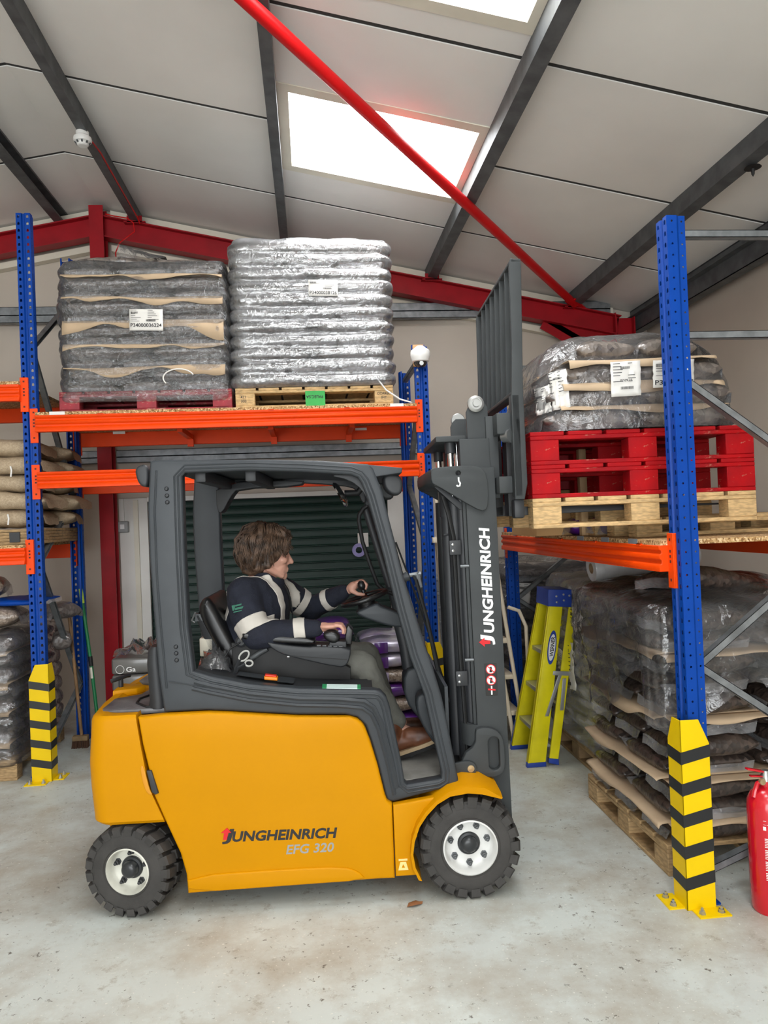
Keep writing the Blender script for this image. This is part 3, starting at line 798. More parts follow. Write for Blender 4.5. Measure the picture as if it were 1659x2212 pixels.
# ---- cab frame
outer = [(0.136, 2.023), (0.119, 1.809), (0.118, 1.6), (0.125, 1.41), (0.141, 1.061), (0.159, 0.892), (0.346, 0.892), (0.433, 0.885), (0.748, 0.852), (0.97, 0.841), (1.024, 0.826), (1.06, 0.788), (1.083, 0.71), (1.110, 0.602), (1.137, 0.468), (1.145, 0.442), (1.174, 0.435), (1.476, 0.497), (1.474, .52), (1.444, 0.717), (1.413, 0.903), (1.378, 1.037), (1.351, 1.123), (1.256, 1.469), (1.178, 1.852), (1.140, 1.955), (1.118, 1.974), (0.914, 1.997), (0.664, 2.012), (0.258, 2.026), (.16, 2.028)]
inner = [(0.277, 1.95), (.292, 1.965), (0.579, 1.965), (0.829, 1.949), (1.038, 1.929), (1.070, 1.915), (1.085, 1.89), (1.109, 1.821), (1.174, 1.548), (1.224, 1.303), (1.274, 1.09), (1.333, 0.913), (1.398, 0.56), (1.396, 0.529), (1.38, .524), (1.240, 0.508), (1.228, .52), (1.219, 0.602), (1.175, 0.86), (1.160, 0.91), (1.135, .938), (1.107, 0.946), (0.766, 0.968), (0.543, 1.0), (0.379, 1.041), (0.297, 1.069), (0.28, 1.27), (0.275, 1.6)]
plate('cab_frame', [outer, inner], .05, .12, m_fg, FK, .012, 3)
far_outer = [p for p in outer]
plate('cab_frame', [outer, inner], .985, 1.05, m_fg, FK, .012, 2)
def offs(path, d):
    out = []
    n = len(path)
    for i in range(n):
        a = Vector(path[i-1]); b = Vector(path[(i+1) % n]); t = (b-a).normalized(); out.append((path[i][0]+t.y*d, path[i][1]-t.x*d))
    return out
def bead(pts, y, r_, name='trim_bead', m_=None, closed=False):
    mb = MB(); mb.tube([(p[0], y, p[1]) for p in pts], r_, 6, closed=closed); return mb.build(name, m_ or m_fg, FK, smooth=True)
bead(offs(inner, -.018), .050, .006, closed=True)
bead(offs(inner, -.034), .050, .005, closed=True)
hip = [(.30, 1.024), (.38, 1.0), (.55, .958), (.77, .925), (.95, .913), (1.06, .898), (1.10, .868), (1.13, .80), (1.165, .65), (1.19, .50)]
bead(hip, .048, .012); bead([(p[0]-.012, p[1]-.03) for p in hip], .048, .010)
bead([(.165, 1.98), (.150, 1.8), (.150, 1.5), (.158, 1.3), (.175, 1.0)], .049, .005)
bead([(.185, 1.03), (.5, .965), (.8, .925)], .047, .0025, 'panel_crease')
for z in (1.896, 1.865, 1.835, 1.184, 1.155, 1.124):
    u = .207+(1.896-z)*.022; mb = MB(); mb.lathe([(.010, 0), (.010, .003), (.006, .008), (0, .009)], 12, Matrix.Translation((u, .05, z)) @ Matrix.Rotation(R(90), 4, 'X')); mb.build('frame_bolt', m_fd, FK, smooth=True)
# cab shroud beside the counterweight, rear lamp, front lamp, visor
mb = MB()
for z, a, b, c in ((.895, .062, .145, .0), (.93, .068, .142, 0), (1.10, .062, .13, 0), (1.16, .07, .125, .01), (1.178, .085, .12, .02)):
    um, ur = (a+b)/2+.012, (b-a)/2+.012
    mb.v += [(um+ur*math.cos(2*PI*q/20), .17+.07*math.sin(2*PI*q/20), z) for q in range(20)]
for i in range(4):
    for q in range(20): mb.f.append((i*20+q, i*20+(q+1) % 20, (i+1)*20+(q+1) % 20, (i+1)*20+q))
mb.f.append(tuple(80+q for q in range(20))); mb.build('rear_shroud', m_fd, FK, smooth=True, angle=50)
plate('rear_lamp', [chaikin([(.05, 2.005), (.115, 2.02), (.115, 1.915), (.085, 1.91), (.062, 1.935)], 2)], .10, .19, m_fd, FK, .012, 3)
plate('front_lamp', [chaikin([(1.19, 1.935), (1.277, 1.928), (1.28, 1.835), (1.225, 1.828), (1.185, 1.87)], 2)], .13, .26, m_fd, FK, .015, 3)
plate('front_lamp', [chaikin([(1.19, 1.935), (1.277, 1.928), (1.28, 1.835), (1.225, 1.828), (1.185, 1.87)], 2)], .84, .97, m_fd, FK, .015, 3)
plate('lamp_visor', [[(1.12, 1.972), (1.275, 1.952), (1.272, 1.930), (1.150, 1.915)]], .06, 1.04, m_fg, FK, .004)
# roof: curved shell with front glass panel
mb = MB(); top = [(.16, 2.012), (.258, 2.012), (.45, 2.005), (.664, 1.997), (.914, 1.983), (1.10, 1.962)]
rr = [[(p[0], y, p[1]+dz) for p in top] for y, dz in ((.10, .008), (.55, .02), (1.0, .008), (1.0, -.03), (.55, -.022), (.10, -.03))]
mb.sheet(rr+[rr[0]]); mb.build('roof_shell', m_fg, FK, smooth=True, angle=50)
mb = MB()
for u in (.32, .55): mb.box(u, u+.05, .12, .98, 1.93-.02*u, 1.985-.02*u)
mb.build('roof_bar', m_fd, FK, bevel=.006)
plate('roof_gusset', [chaikin([(.55, 1.965), (.98, 1.925), (1.07, 1.90), (1.095, 1.82), (1.12, 1.82), (1.10, 1.95), (.9, 1.975)], 1)], .90, .985, m_fd, FK, .004)
plate('roof_lining', [chaikin([(.28, 1.96), (.28, 1.80), (.31, 1.79), (.36, 1.88), (.40, 1.925), (.75, 1.925), (.78, 1.96)], 1)], .86, .985, m_fd, FK, .004)
plate('pillar_gusset', [chaikin([(.93, 1.935), (1.03, 1.91), (1.09, 1.86), (1.12, 1.79), (1.135, 1.79), (1.10, 1.90), (1.06, 1.94)], 1)], .121, .14, m_fd, FK, .003)
# front glass between the pillars
mb = MB(); a = [(1.16, 1.93), (1.265, 1.45), (1.36, 1.1), (1.42, .90)]
mb.sheet([[(p[0]+.002, .13, p[1]) for p in a], [(p[0]+.012, .55, p[1]) for p in a], [(p[0]+.002, .97, p[1]) for p in a]])
mb.build('front_glass', m_glass, FK, smooth=True)
# cab floor, front bulkhead, pedals
mb = MB(); mb.box(1.08, 1.47, .11, 1.0, .455, .512); mb.build('cab_floor', m_mat, FK, bevel=.004)
mb = MB(); mb.box(1.435, 1.45, .12, .98, .5, .93); mb.build('bulkhead', m_fg, FK)
plate('pedal_housing', [chaikin([(1.27, .94), (1.345, .965), (1.41, .90), (1.435, .52), (1.415, .52), (1.355, .67), (1.262, .80)], 1)], .45, .62, m_fg, FK, .012, 2)
plate('side_console', [chaikin([(1.315, .84), (1.345, .862), (1.38, .848), (1.412, .62), (1.40, .60), (1.345, .69), (1.315, .77)], 1)], .30, .40, m_fg, FK, .012, 2)
for y in (.42, .56, .70): mb = MB(); mb.bar((1.27, y, .535), (1.37, y, .60), .055, .012, (0, 1, 0)); mb.build('pedal', m_black, FK)
# cab deck behind the seat and hip-rail contents
mb = MB(); mb.sheet([[(u, y, z) for (u, z) in ((.29, 1.06), (.38, 1.034), (.545, .993), (.77, .961), (1.10, .938))] for y in (.115, .30)])
mb.v += [(x, y, z-.05) for x, y, z in mb.v]; mb.build('hip_rail_top', m_fd, FK, smooth=True)
mb = MB(); mb.box(.20, 1.08, .27, .98, .80, .93); mb.build('seat_deck', m_fd, FK)
plate('switch', [[(.60, .998), (.66, .99), (.66, 1.004), (.60, 1.012)]], .14, .19, m_orgsw, FK, .003, label='orange and red rocker switch')
plate('switch_cap', [[(.603, 1.012), (.655, 1.005), (.655, 1.012), (.603, 1.02)]], .15, .18, mat('switch_red', 'd8311c', .4), FK, .002)
mb = MB(); mb.sheet([[(.47, .16, 1.022), (.60, .16, .997)], [(.47, .25, 1.022), (.60, .25, .997)]]); mb.sheet([[(.66, .13, .988), (.735, .13, .977)], [(.66, .25, .988), (.735, .25, .977)]]); mb.v += [(x, y, z+.006) for x, y, z in mb.v]
mb.build('switch_strip', m_fg, FK)
for (u0_, u1_, mm, nm) in ((.87, .89, mat('label_green', '2f8f5b', .4), 'rating_label_edge'), (.89, 1.03, mat('label_paper', 'cfe3df', .5), 'rating_label'), (1.03, 1.045, MATS['label_green'], 'rating_label_edge')):
    mb = MB(); z0 = lambda u: .968-(u-.77)*.066
    mb.add([(u0_, .06, z0(u0_)+.004), (u1_, .06, z0(u1_)+.004), (u1_, .115, z0(u1_)+.010), (u0_, .115, z0(u0_)+.010), (u0_, .06, z0(u0_)+.001), (u1_, .06, z0(u1_)+.001), (u1_, .115, z0(u1_)+.001), (u0_, .115, z0(u0_)+.001)], [(0,1,2,3),(7,6,5,4),(0,4,5,1),(1,5,6,2),(2,6,7,3),(3,7,4,0)])
    mb.build(nm, mm, FK)
# ---- seat, suspension box, armrest console
plate('seat_backrest', [chaikin([(.262, 1.30), (.275, 1.352), (.305, 1.375), (.335, 1.358), (.40, 1.22), (.46, 1.10), (.48, 1.04), (.43, 1.02), (.39, 1.05), (.32, 1.17)], 2)], .33, .80, m_seat, FK, .035, 4)
plate('seat_shell', [[(.245, 1.28), (.262, 1.30), (.40, 1.05), (.40, .98), (.34, 1.0)]], .36, .77, m_fd, FK, .008)
mb = MB(); mb.box(.40, .92, .33, .80, .86, .935); mb.build('seat_cushion', m_seat, FK, bevel=.03, seg=4)
plate('seat_box', [[(.425, 1.15), (.43, .96), (1.0, .92), (1.0, 1.0), (.93, 1.04), (.68, 1.11)]], .31, .36, mat('seat_box_black', '141414', .6), FK, .004)
mb = MB(); mb.box(.43, .95, .36, .78, .78, .87); mb.build('seat_base', m_fd, FK)
plate('armrest_console', [chaikin([(.60, 1.165), (.66, 1.148), (.80, 1.126), (.836, 1.13), (1.006, 1.114), (1.004, 1.08), (.985, 1.03), (.945, 1.022), (.70, 1.09), (.64, 1.12)], 1)], .21, .36, m_fd, FK, .008, 2)
plate('console_line', [[(.70, 1.094), (.985, 1.062), (.985, 1.058), (.70, 1.090)]], .2085, .215, m_black, FK, .0005, 0)
plate('armrest_pad', [chaikin([(.493, 1.214), (.56, 1.205), (.658, 1.187), (.835, 1.165), (.838, 1.135), (.657, 1.152), (.495, 1.170)], 1)], .215, .32, m_seat, FK, .012, 3)
for i in range(5):
    mb = MB(); u = .845+.026*i; mb.box(u, u+.018, .225, .245, 1.128-(u-.84)*.10, 1.133-(u-.84)*.10); mb.build('console_button', m_galvd, FK)
plate('joystick_base', [[(.90, 1.125), (.985, 1.112), (.985, 1.14), (.91, 1.15)]], .235, .32, m_fd, FK, .004)
plate('joystick_pod', [chaikin([(.872, 1.172), (.885, 1.198), (.94, 1.196), (.962, 1.160), (.935, 1.134), (.90, 1.142)], 2)], .22, .30, m_seat, FK, .018, 4)
plate('lever_cover', [[(.975, 1.12), (.985, 1.20), (.998, 1.215), (1.02, 1.19), (1.01, 1.12)]], .27, .36, m_seat, FK, .006)
mb = MB(); mb.lathe([(.0, 0), (.026, 0), (.028, .01), (.018, .016), (.018, .01), (.008, .01), (.008, .02), (0, .02)], 20, Matrix.Translation((.475, .30, 1.155)) @ Matrix.Rotation(R(90), 4, 'X')); mb.build('armrest_pivot', m_fd, FK, smooth=True, angle=40)
mb = MB(); mb.tube([(.475, .275, 1.155), (.43, .265, 1.13), (.40, .25, 1.09), (.388, .24, 1.05), (.385, .22, 1.03)], .004, 8); mb.build('cable', m_black, FK, smooth=True)
mb = MB(); mb.tube([(.52, .30, 1.07), (.56, .30, 1.095), (.60, .30, 1.115)], .014, 10); mb.build('spiral_hose', m_galvd, FK, smooth=True)
mb = MB(); mb.lathe([(.006, 0), (.006, .004), (0, .005)], 10, Matrix.Translation((.70, .31, 1.07)) @ Matrix.Rotation(R(90), 4, 'X')); mb.build('seat_screw', m_steel, FK)
mb = MB(); mb.box(.245, .285, .36, .40, 1.255, 1.29); mb.tube([(.25, .355, 1.30), (.23, .355, 1.26), (.245, .355, 1.25)], .005, 6); mb.build('belt_guide', m_galv, FK)
# ---- steering wheel, knob, column arm
ax = Vector((-.27, 0, .96)).normalized(); c0 = Vector((1.085, .56, 1.312)); X_ = ax.cross(Vector((0, 1, 0))).normalized(); Y_ = ax.cross(X_)
mb = MB(); mb.tube([c0+(X_*math.cos(2*PI*i/40)+Y_*math.sin(2*PI*i/40))*.118 for i in range(40)], .0135, 10, closed=True)
for t in (30, 150, 270): mb.bar(c0-ax*.02, c0+(X_*math.cos(R(t))+Y_*math.sin(R(t)))*.115, .03, .014, ax)
Ms = Matrix((X_, Y_, ax)).transposed().to_4x4(); Ms.translation = c0
mb.lathe([(0, -.0), (.03, -.0), (.045, -.015), (.05, -.05), (.055, -.075), (0, -.08)], 20, Ms); mb.build('steering_wheel', m_seat, FK, smooth=True, angle=50)
KN = c0-X_*-.02+Y_*.10
mb = MB(); kb = Vector((1.083, .65, 1.330)); mb.tube([kb, kb+ax*.02], .012, 10); mb.lathe([(.010, .015), (.019, .024), (.022, .042), (.018, .06), (.008, .068), (0, .069)], 16, Matrix.Translation(kb) @ Matrix.Rotation(R(-15), 4, 'Y')); mb.build('steering_knob', m_seat, FK, smooth=True)
plate('steering_arm', [chaikin([(1.035, 1.250), (1.10, 1.275), (1.148, 1.292), (1.165, 1.275), (1.20, 1.262), (1.25, 1.240), (1.285, 1.205), (1.287, 1.160), (1.22, 1.165), (1.12, 1.20), (1.05, 1.23)], 1)], .48, .60, m_fg, FK, .012, 3)
mb = MB(); mb.tube([(1.262, .54, 1.18), (1.285, .54, 1.06), (1.30, .54, .94)], [.034, .032, .034], 16); mb.build('steering_column', m_fd, FK, smooth=True)
# grab handle, mirror, wiper
mb = MB(); mb.tube([(1.125, .885, 1.80), (1.10, .885, 1.785), (1.077, .885, 1.751), (1.073, .885, 1.715), (1.089, .885, 1.597), (1.129, .885, 1.459), (1.164, .885, 1.352), (1.205, .885, 1.313), (1.27, .885, 1.287)], .012, 10); mb.build('grab_handle', m_black, FK, smooth=True)
mb = MB(); mb.tube([(1.10, .62, 1.90), (1.07, .62, 1.865), (1.0, .62, 1.865)], .018, 10); mb.build('mirror_arm', m_black, FK, smooth=True)
mb = MB(); mb.lathe([(0, .012), (.05, .010), (.068, 0), (.074, -.012), (.066, -.02), (0, -.018)], 28, Matrix.Translation((.985, .62, 1.865)) @ Matrix.Rotation(R(62), 4, 'Y')); mb.build('rear_mirror', m_chrome, FK, smooth=True)
mb = MB(); mb.tube([(1.11, .93, 1.80), (1.19, .93, 1.50), (1.235, .93, 1.33)], .02, 12); mb.build('front_tube', m_fd, FK, smooth=True)
mb = MB(); mb.tube([(1.235, .15, 1.43), (1.29, .15, 1.45)], .022, 14); mb.build('wiper_motor', m_fg, FK, smooth=True)
wp = empty('windscreen_wiper'); wp.parent = FK
mb = MB(); mb.tube([(1.335, .5, 1.43), (1.352, .48, 1.40), (1.40, .48, 1.20), (1.445, .48, .95), (1.48, .48, .82)], [.006, .010, .010, .014, .016], 6); mb.build('arm', m_black, wp)
mb = MB(); mb.tube([(1.32, .5, 1.425), (1.38, .5, 1.432)], .011, 8); mb.tube([(1.36, .5, 1.44), (1.375, .5, 1.36)], .012, 8); mb.build('pivot', m_galv, wp)
mb = MB(); mb.tube([(1.255, .48, 1.60), (1.345, .48, 1.33), (1.405, .48, 1.13)], .005, 5); mb.build('blade', m_black, wp)
# ---- lettering on the side panel: an arrow, the name and the model
def word(s, p0, width, height, m_, par, xd=(1, 0, 0), yd=(0, 0, 1), bold=.0, shear=.0, name='lettering', spacing=1, label=None):
    me = text_mesh(s, 1, shear, bold, spacing)
    xs = [v.co.x for v in me.vertices]; ys = [v.co.y for v in me.vertices]; x0, x1, y0, y1 = min(xs), max(xs), min(ys), max(ys)
    for v in me.vertices: v.co = ((v.co.x-x0)/(x1-x0)*width, (v.co.y-y0)/(y1-y0)*height, v.co.z)
    o = obj(name, me, m_, par, label); place_flat(o, p0, xd, yd); return o
yl = .0192
word('UNGHEINRICH', (.447, yl, .309), .468, .047, m_letb, sp, (1, 0, -.018), bold=.035, shear=.18, name='lettering', label='black JUNGHEINRICH lettering')
word('J', (.402, yl, .302), .055, .066, m_letb, sp, (1, 0, -.018), bold=.03, shear=.18)
plate('arrow_mark', [[(.407, .322), (.424, .322), (.431, .352), (.444, .352), (.426, .374), (.398, .352), (.412, .352)]], .0155, .0195, m_letr, sp, .0003, 0, 'red arrow of the logo')
word('EFG 320', (.683, yl, .240), .215, .042, m_letg, sp, (1, 0, -.0), bold=.018, shear=.2, label='silver EFG 320 lettering')
# ---- mast
MT = -.0101                                      # lean of the mast: change of x per metre of height
def mu(u, z): return u+MT*(z-1.0)
def rail_plate(name, u0_, u1_, z0, z1, y0, y1, m_=None, bev=.003):
    return plate(name, [[(mu(u0_, z0), z0), (mu(u1_, z0), z0), (mu(u1_, z1), z1), (mu(u0_, z1), z1)]], y0, y1, m_ or m_fg2, FK, bev, 1)
for near in (True, False):
    f = (lambda y: y) if near else (lambda y: 1.10-y)
    a, b = sorted((f(.20), f(.216))); rail_plate('outer_mast_rail', 1.592, 1.736, .10, 1.95, a, b)
    for ua, ub in ((1.592, 1.612), (1.716, 1.736)):
        a, b = sorted((f(.216), f(.29))); rail_plate('mast_flange', ua, ub, .10, 1.95, a, b)
    a, b = sorted((f(.225), f(.245))); rail_plate('inner_mast_rail', 1.578, 1.722, .5, 2.092, a, b)
    a, b = sorted((f(.245), f(.31)))
    rail_plate('inner_mast_flange', 1.578, 1.60, .5, 2.092, a, b); rail_plate('inner_mast_flange', 1.70, 1.722, .5, 2.092, a, b)
    a, b = sorted((f(.255), f(.275)))
    plate('roller_plate', [[(1.616, 1.7), (1.61, 2.225), (1.622, 2.25), (1.64, 2.268), (1.70, 2.268), (1.716, 2.25), (1.722, 1.7)]], a, b, m_fg2, FK, .003)
    s = 1 if near else -1; y = f(.255)
    mb = MB(); mb.lathe([(0, -.012), (.016, -.012), (.017, .0), (.024, .0), (.024, -.004), (.028, -.004), (.028, .0), (.034, .002), (.040, .006), (.041, .02), (.036, .026)], 32, Matrix.Translation((1.657, y-s*.022, 2.262)) @ Matrix.Rotation(R(-90*s), 4, 'X'))
    mb.build('mast_roller', mat('roller_steel', 'a3a3a0', .45, .7), FK, smooth=True, angle=40)
plate('hook_plate', [chaikin([(1.418, 1.95), (1.475, 1.958), (1.60, 1.960), (1.655, 1.952), (1.688, 1.91), (1.688, 1.775), (1.668, 1.738), (1.62, 1.755), (1.475, 1.85), (1.44, 1.87), (1.418, 1.885)], 1), [(1.548+.012*math.cos(2*PI*i/16), 1.925+.012*math.sin(2*PI*i/16)) for i in range(16)]], .172, .20, m_fg2, FK, .004)
plate('hook_plate', [chaikin([(1.418, 1.95), (1.475, 1.958), (1.655, 1.952), (1.688, 1.91), (1.688, 1.775), (1.668, 1.738), (1.475, 1.85), (1.418, 1.885)], 1)], .90, .93, m_fg2, FK, .004)
mb = MB(); mb.prism([(1.418, 1.95), (1.475, 1.95), (1.475, 1.865), (1.44, 1.865), (1.418, 1.885)], .19, .91, 'y'); mb.build('upper_crosshead', m_fg2, FK, bevel=.006)
plate('under_gusset', [[(1.42, 1.885), (1.475, 1.86), (1.60, 1.76), (1.56, 1.75)]], .25, .3, m_fd, FK, .003)
# hook symbol
mb = MB(); mb.tube([(1.548, .1705, 1.905), (1.548, .1705, 1.888), (1.555, .1705, 1.876), (1.552, .1705, 1.864), (1.543, .1705, 1.862), (1.537, .1705, 1.868)], .0045, 6); mb.build('hook_symbol', m_letw, FK)
mb = MB(); mb.box(1.455, 1.60, .24, .86, 2.082, 2.110); mb.build('cylinder_head_plate', m_fg2, FK, bevel=.004)
for y in (.30, .80):
    cy = empty('lift_cylinder'); cy.parent = FK
    mb = MB(); mb.tube([(1.535, y, 1.80), (1.53, y, 2.085)], .016, 18); mb.build('piston_rod', m_chrome, cy, smooth=True)
    mb = MB(); mb.tube([(1.531, y, 2.03), (1.53, y, 2.085)], .026, 18); mb.build('rod_collar', m_fd, cy, smooth=True)
    mb = MB(); mb.tube([(1.553, y, .3), (1.537, y, 1.80)], .034, 18); mb.build('barrel', m_fd, cy, smooth=True)
mb = MB(); mb.tube([(1.585, .28, .35), (1.568, .28, 1.95)], .026, 16); mb.build('tilt_guard_tube', m_fd, FK, smooth=True)
mb = MB(); mb.tube([(1.575, .36, 1.9), (1.57, .36, 2.09)], .015, 14); mb.build('piston_rod', m_chrome, FK, smooth=True)
mb = MB(); mb.tube([(1.512, .33, .55), (1.506, .33, 1.72)], .03, 16); mb.tube([(1.505, .33, 1.72), (1.503, .33, 1.84)], .034, 16); mb.build('free_lift_tube', m_fd, FK, smooth=True)
mb = MB(); mb.lathe([(.006, 0), (.006, .004), (0, .005)], 8, Matrix.Translation((1.507, .297, 1.79)) @ Matrix.Rotation(R(90), 4, 'X')); mb.build('gland_screw', m_steel, FK)
mb = MB(); mb.tube([(1.482, .3, 1.63), (1.52, .3, 1.635), (1.53, .3, 1.635)], .006, 6); mb.build('tube_clamp', m_fd, FK)
for i, y in enumerate((.25, .27, .29)):
    mb = MB(); o_ = .008*i
    mb.tube([(1.478+o_, y, 1.82), (1.50+o_, y, 1.74), (1.522+o_, y, 1.62), (1.527+o_, y, 1.3), (1.534+o_, y, 1.0), (1.545+o_, y, .7), (1.55+o_, y, .45)], .009, 8); mb.build('hydraulic_hose', m_black, FK, smooth=True)
for z in (1.57, .94):
    mb = MB(); mb.box(mu(1.505, z), mu(1.56, z), .225, .237, z-.035, z+.035); mb.build('hose_clamp', m_fd, FK, bevel=.002)
    for dz in (-.015, .015):
        mb = MB(); mb.lathe([(.007, 0), (.006, .005), (0, .007)], 10, Matrix.Translation((mu(1.52, z), .225, z+dz)) @ Matrix.Rotation(R(90), 4, 'X')); mb.build('clamp_screw', m_steel, FK)
for z in (1.48, 1.03):
    mb = MB(); mb.tube([(mu(1.55, z), .215, z), (mu(1.60, z), .215, z)], .007, 8); mb.build('stay_pin', m_galv, FK)
# tilt bracket, slot, pin, link, lower cross tie
plate('mast_bracket', [chaikin([(1.50, .495), (1.515, .592), (1.578, .635), (1.58, .705), (1.60, .714), (1.65, .714), (1.695, .69), (1.714, .645), (1.716, .53), (1.70, .492), (1.65, .478)], 1), [(1.6635+.027*math.cos(2*PI*i/24), .592+(.052 if math.sin(2*PI*i/24) > 0 else -.052)+.027*math.sin(2*PI*i/24)) for i in range(24)]], .165, .20, m_fg2, FK, .005)
plate('mast_bracket', [chaikin([(1.50, .495), (1.515, .592), (1.578, .635), (1.60, .714), (1.65, .714), (1.714, .645), (1.716, .53), (1.65, .478)], 1)], .90, .935, m_fg2, FK, .005)
plate('tilt_link', [chaikin([(1.44, .555), (1.53, .572), (1.565, .56), (1.578, .532), (1.565, .505), (1.54, .497), (1.44, .495)], 1)], .145, .165, m_fg2, FK, .004)
mb = MB(); mb.lathe([(.017, 0), (.016, .004), (0, .005)], 20, Matrix.Translation((1.547, .146, .534)) @ Matrix.Rotation(R(90), 4, 'X')); mb.build('pivot_pin', m_brass, FK, smooth=True)
mb = MB(); pts = [(1.60, .20), (1.555, .215), (1.53, .25), (1.52, .32), (1.52, .78), (1.53, .85), (1.555, .885), (1.60, .90)]
rows = [[(p[0]+d, p[1], z) for p in pts] for d, z in ((0, .62), (0, .72), (.03, .72), (.03, .62))]
mb.sheet(rows+[rows[0]]); mb.build('lower_cross_tie', m_fg2, FK, smooth=True, angle=45)
# mast lettering and warning label
def vword(s, z0, z1, u_out, u_in, m_, name='lettering', label=None):
    return word(s, (mu(u_out, z0), .1993, z0), z1-z0, u_out-u_in, m_, FK, (MT, 0, 1), (-1, 0, 0), bold=.035, shear=.12, name=name, label=label)
vword('UNGHEINRICH', 1.158, 1.662, 1.697, 1.645, m_letw, label='white JUNGHEINRICH lettering up the mast')
vword('J', 1.10, 1.152, 1.697, 1.628, m_letw)
plate('arrow_mark', [[(1.672, 1.105), (1.672, 1.122), (1.645, 1.122), (1.645, 1.135), (1.618, 1.115), (1.645, 1.092), (1.645, 1.105)]], .196, .1996, m_letr, FK, .0003, 0, 'red arrow of the mast logo')
plate('warning_label', [[(1.641, 1.011), (1.697, 1.011), (1.698, .858), (1.642, .858)]], .197, .1996, m_letb, FK, .0003, 0)
def ringdisc(u, z, r1, m_, y0, y1, nm='pictogram'): return plate(nm, [[(u+r1*math.cos(2*PI*i/24), z+r1*math.sin(2*PI*i/24)) for i in range(24)]], y0, y1, m_, FK, .0002, 0)
for z in (.984, .932):
    ringdisc(1.669, z, .024, m_letr, .1962, .1991); ringdisc(1.669, z, .020, m_letw, .1958, .1987)
    plate('pictogram', [[(1.664, z+.012), (1.674, z+.012), (1.676, z-.014), (1.662, z-.014)]], .1955, .1984, m_letb, FK, .0002, 0)
    plate('pictogram', [[(1.654, z+.012), (1.657, z+.015), (1.685, z-.012), (1.682, z-.015)]], .1952, .1981, m_letr, FK, .0002, 0)
plate('pictogram', [[(1.666, .905), (1.673, .905), (1.673, .863), (1.666, .863)]], .1958, .1987, m_letw, FK, .0002, 0)
plate('pictogram', [[(1.652, .893), (1.688, .889), (1.688, .881), (1.652, .885)]], .1955, .1984, m_letr, FK, .0002, 0)
# ---- carriage, load guard, forks
def ubar(u0_, u1_, y0, y1, z0, z1, nm, bev=.005, m_=None): return MB().box(u0_, u1_, y0, y1, z0, z1).build(nm, m_ or m_fg2, FK, bevel=bev)
ubar(1.735, 1.815, .14, .96, 2.10, 2.20, 'carriage_bar'); ubar(1.735, 1.80, .14, .96, 1.82, 1.90, 'carriage_bar')
ubar(1.70, 1.76, .24, .30, 1.80, 2.2, 'carriage_side'); ubar(1.70, 1.76, .80, .86, 1.80, 2.2, 'carriage_side')
mb = MB(); mb.tube([(1.775, .18, 2.09), (1.80, .145, 2.09)], .028, 16); mb.tube([(1.795, .15, 2.09), (1.803, .138, 2.09)], .033, 16); mb.build('carriage_roller', m_steel, FK, smooth=True)
mb = MB(); mb.tube([(1.74, .5, 1.8), (1.73, .5, 2.2)], .03, 10); mb.build('chain_anchor', m_fd, FK)
# load guard: flat bar frame with upright bars
def guard_leg(y0, y1):
    return plate('guard_side_bar', [chaikin([(1.815, 2.88), (1.825, 2.92), (1.872, 2.902), (1.873, 2.88), (1.858, 2.30), (1.861, 1.86), (1.845, 1.788), (1.80, 1.788), (1.80, 2.25), (1.812, 2.5)], 0)], y0, y1, m_fg2, FK, .004)
guard_leg(.10, .118); guard_leg(1.022, 1.04)
ubar(1.822, 1.872, .10, 1.04, 2.897, 2.915, 'guard_top_bar', .004)
mb = MB(); mb.box(1.80, 1.855, .112, 1.03, 2.275, 2.292); mb.build('guard_lower_bar', m_fg2, FK, bevel=.003)
for i in range(6):
    y = .118+(i+1)*(.904/7)
    plate('guard_bar', [[(1.823, 2.90), (1.866, 2.90), (1.853, 2.29), (1.808, 2.29)]], y-.004, y+.004, m_fg2, FK, .002)
ubar(1.80, 1.84, .10, .16, 1.80, 2.28, 'guard_mount')
for y in (.33, .67):
    fk_ = empty('fork'); fk_.parent = FK
    MB().box(1.815, 1.862, y, y+.10, 1.71, 2.22).build('shank', m_fd, fk_, bevel=.006)
    mb = MB(); mb.prism([(1.82, 1.71), (2.92, 1.728), (2.92, 1.736), (1.9, 1.755), (1.862, 1.77), (1.82, 1.76)], y, y+.10, 'y'); mb.build('blade', m_fd, fk_, bevel=.003)
mb = MB(); mb.box(1.80, 1.85, .13, .20, 1.70, 1.79); mb.build('fork_stop', m_fd, FK, bevel=.01)
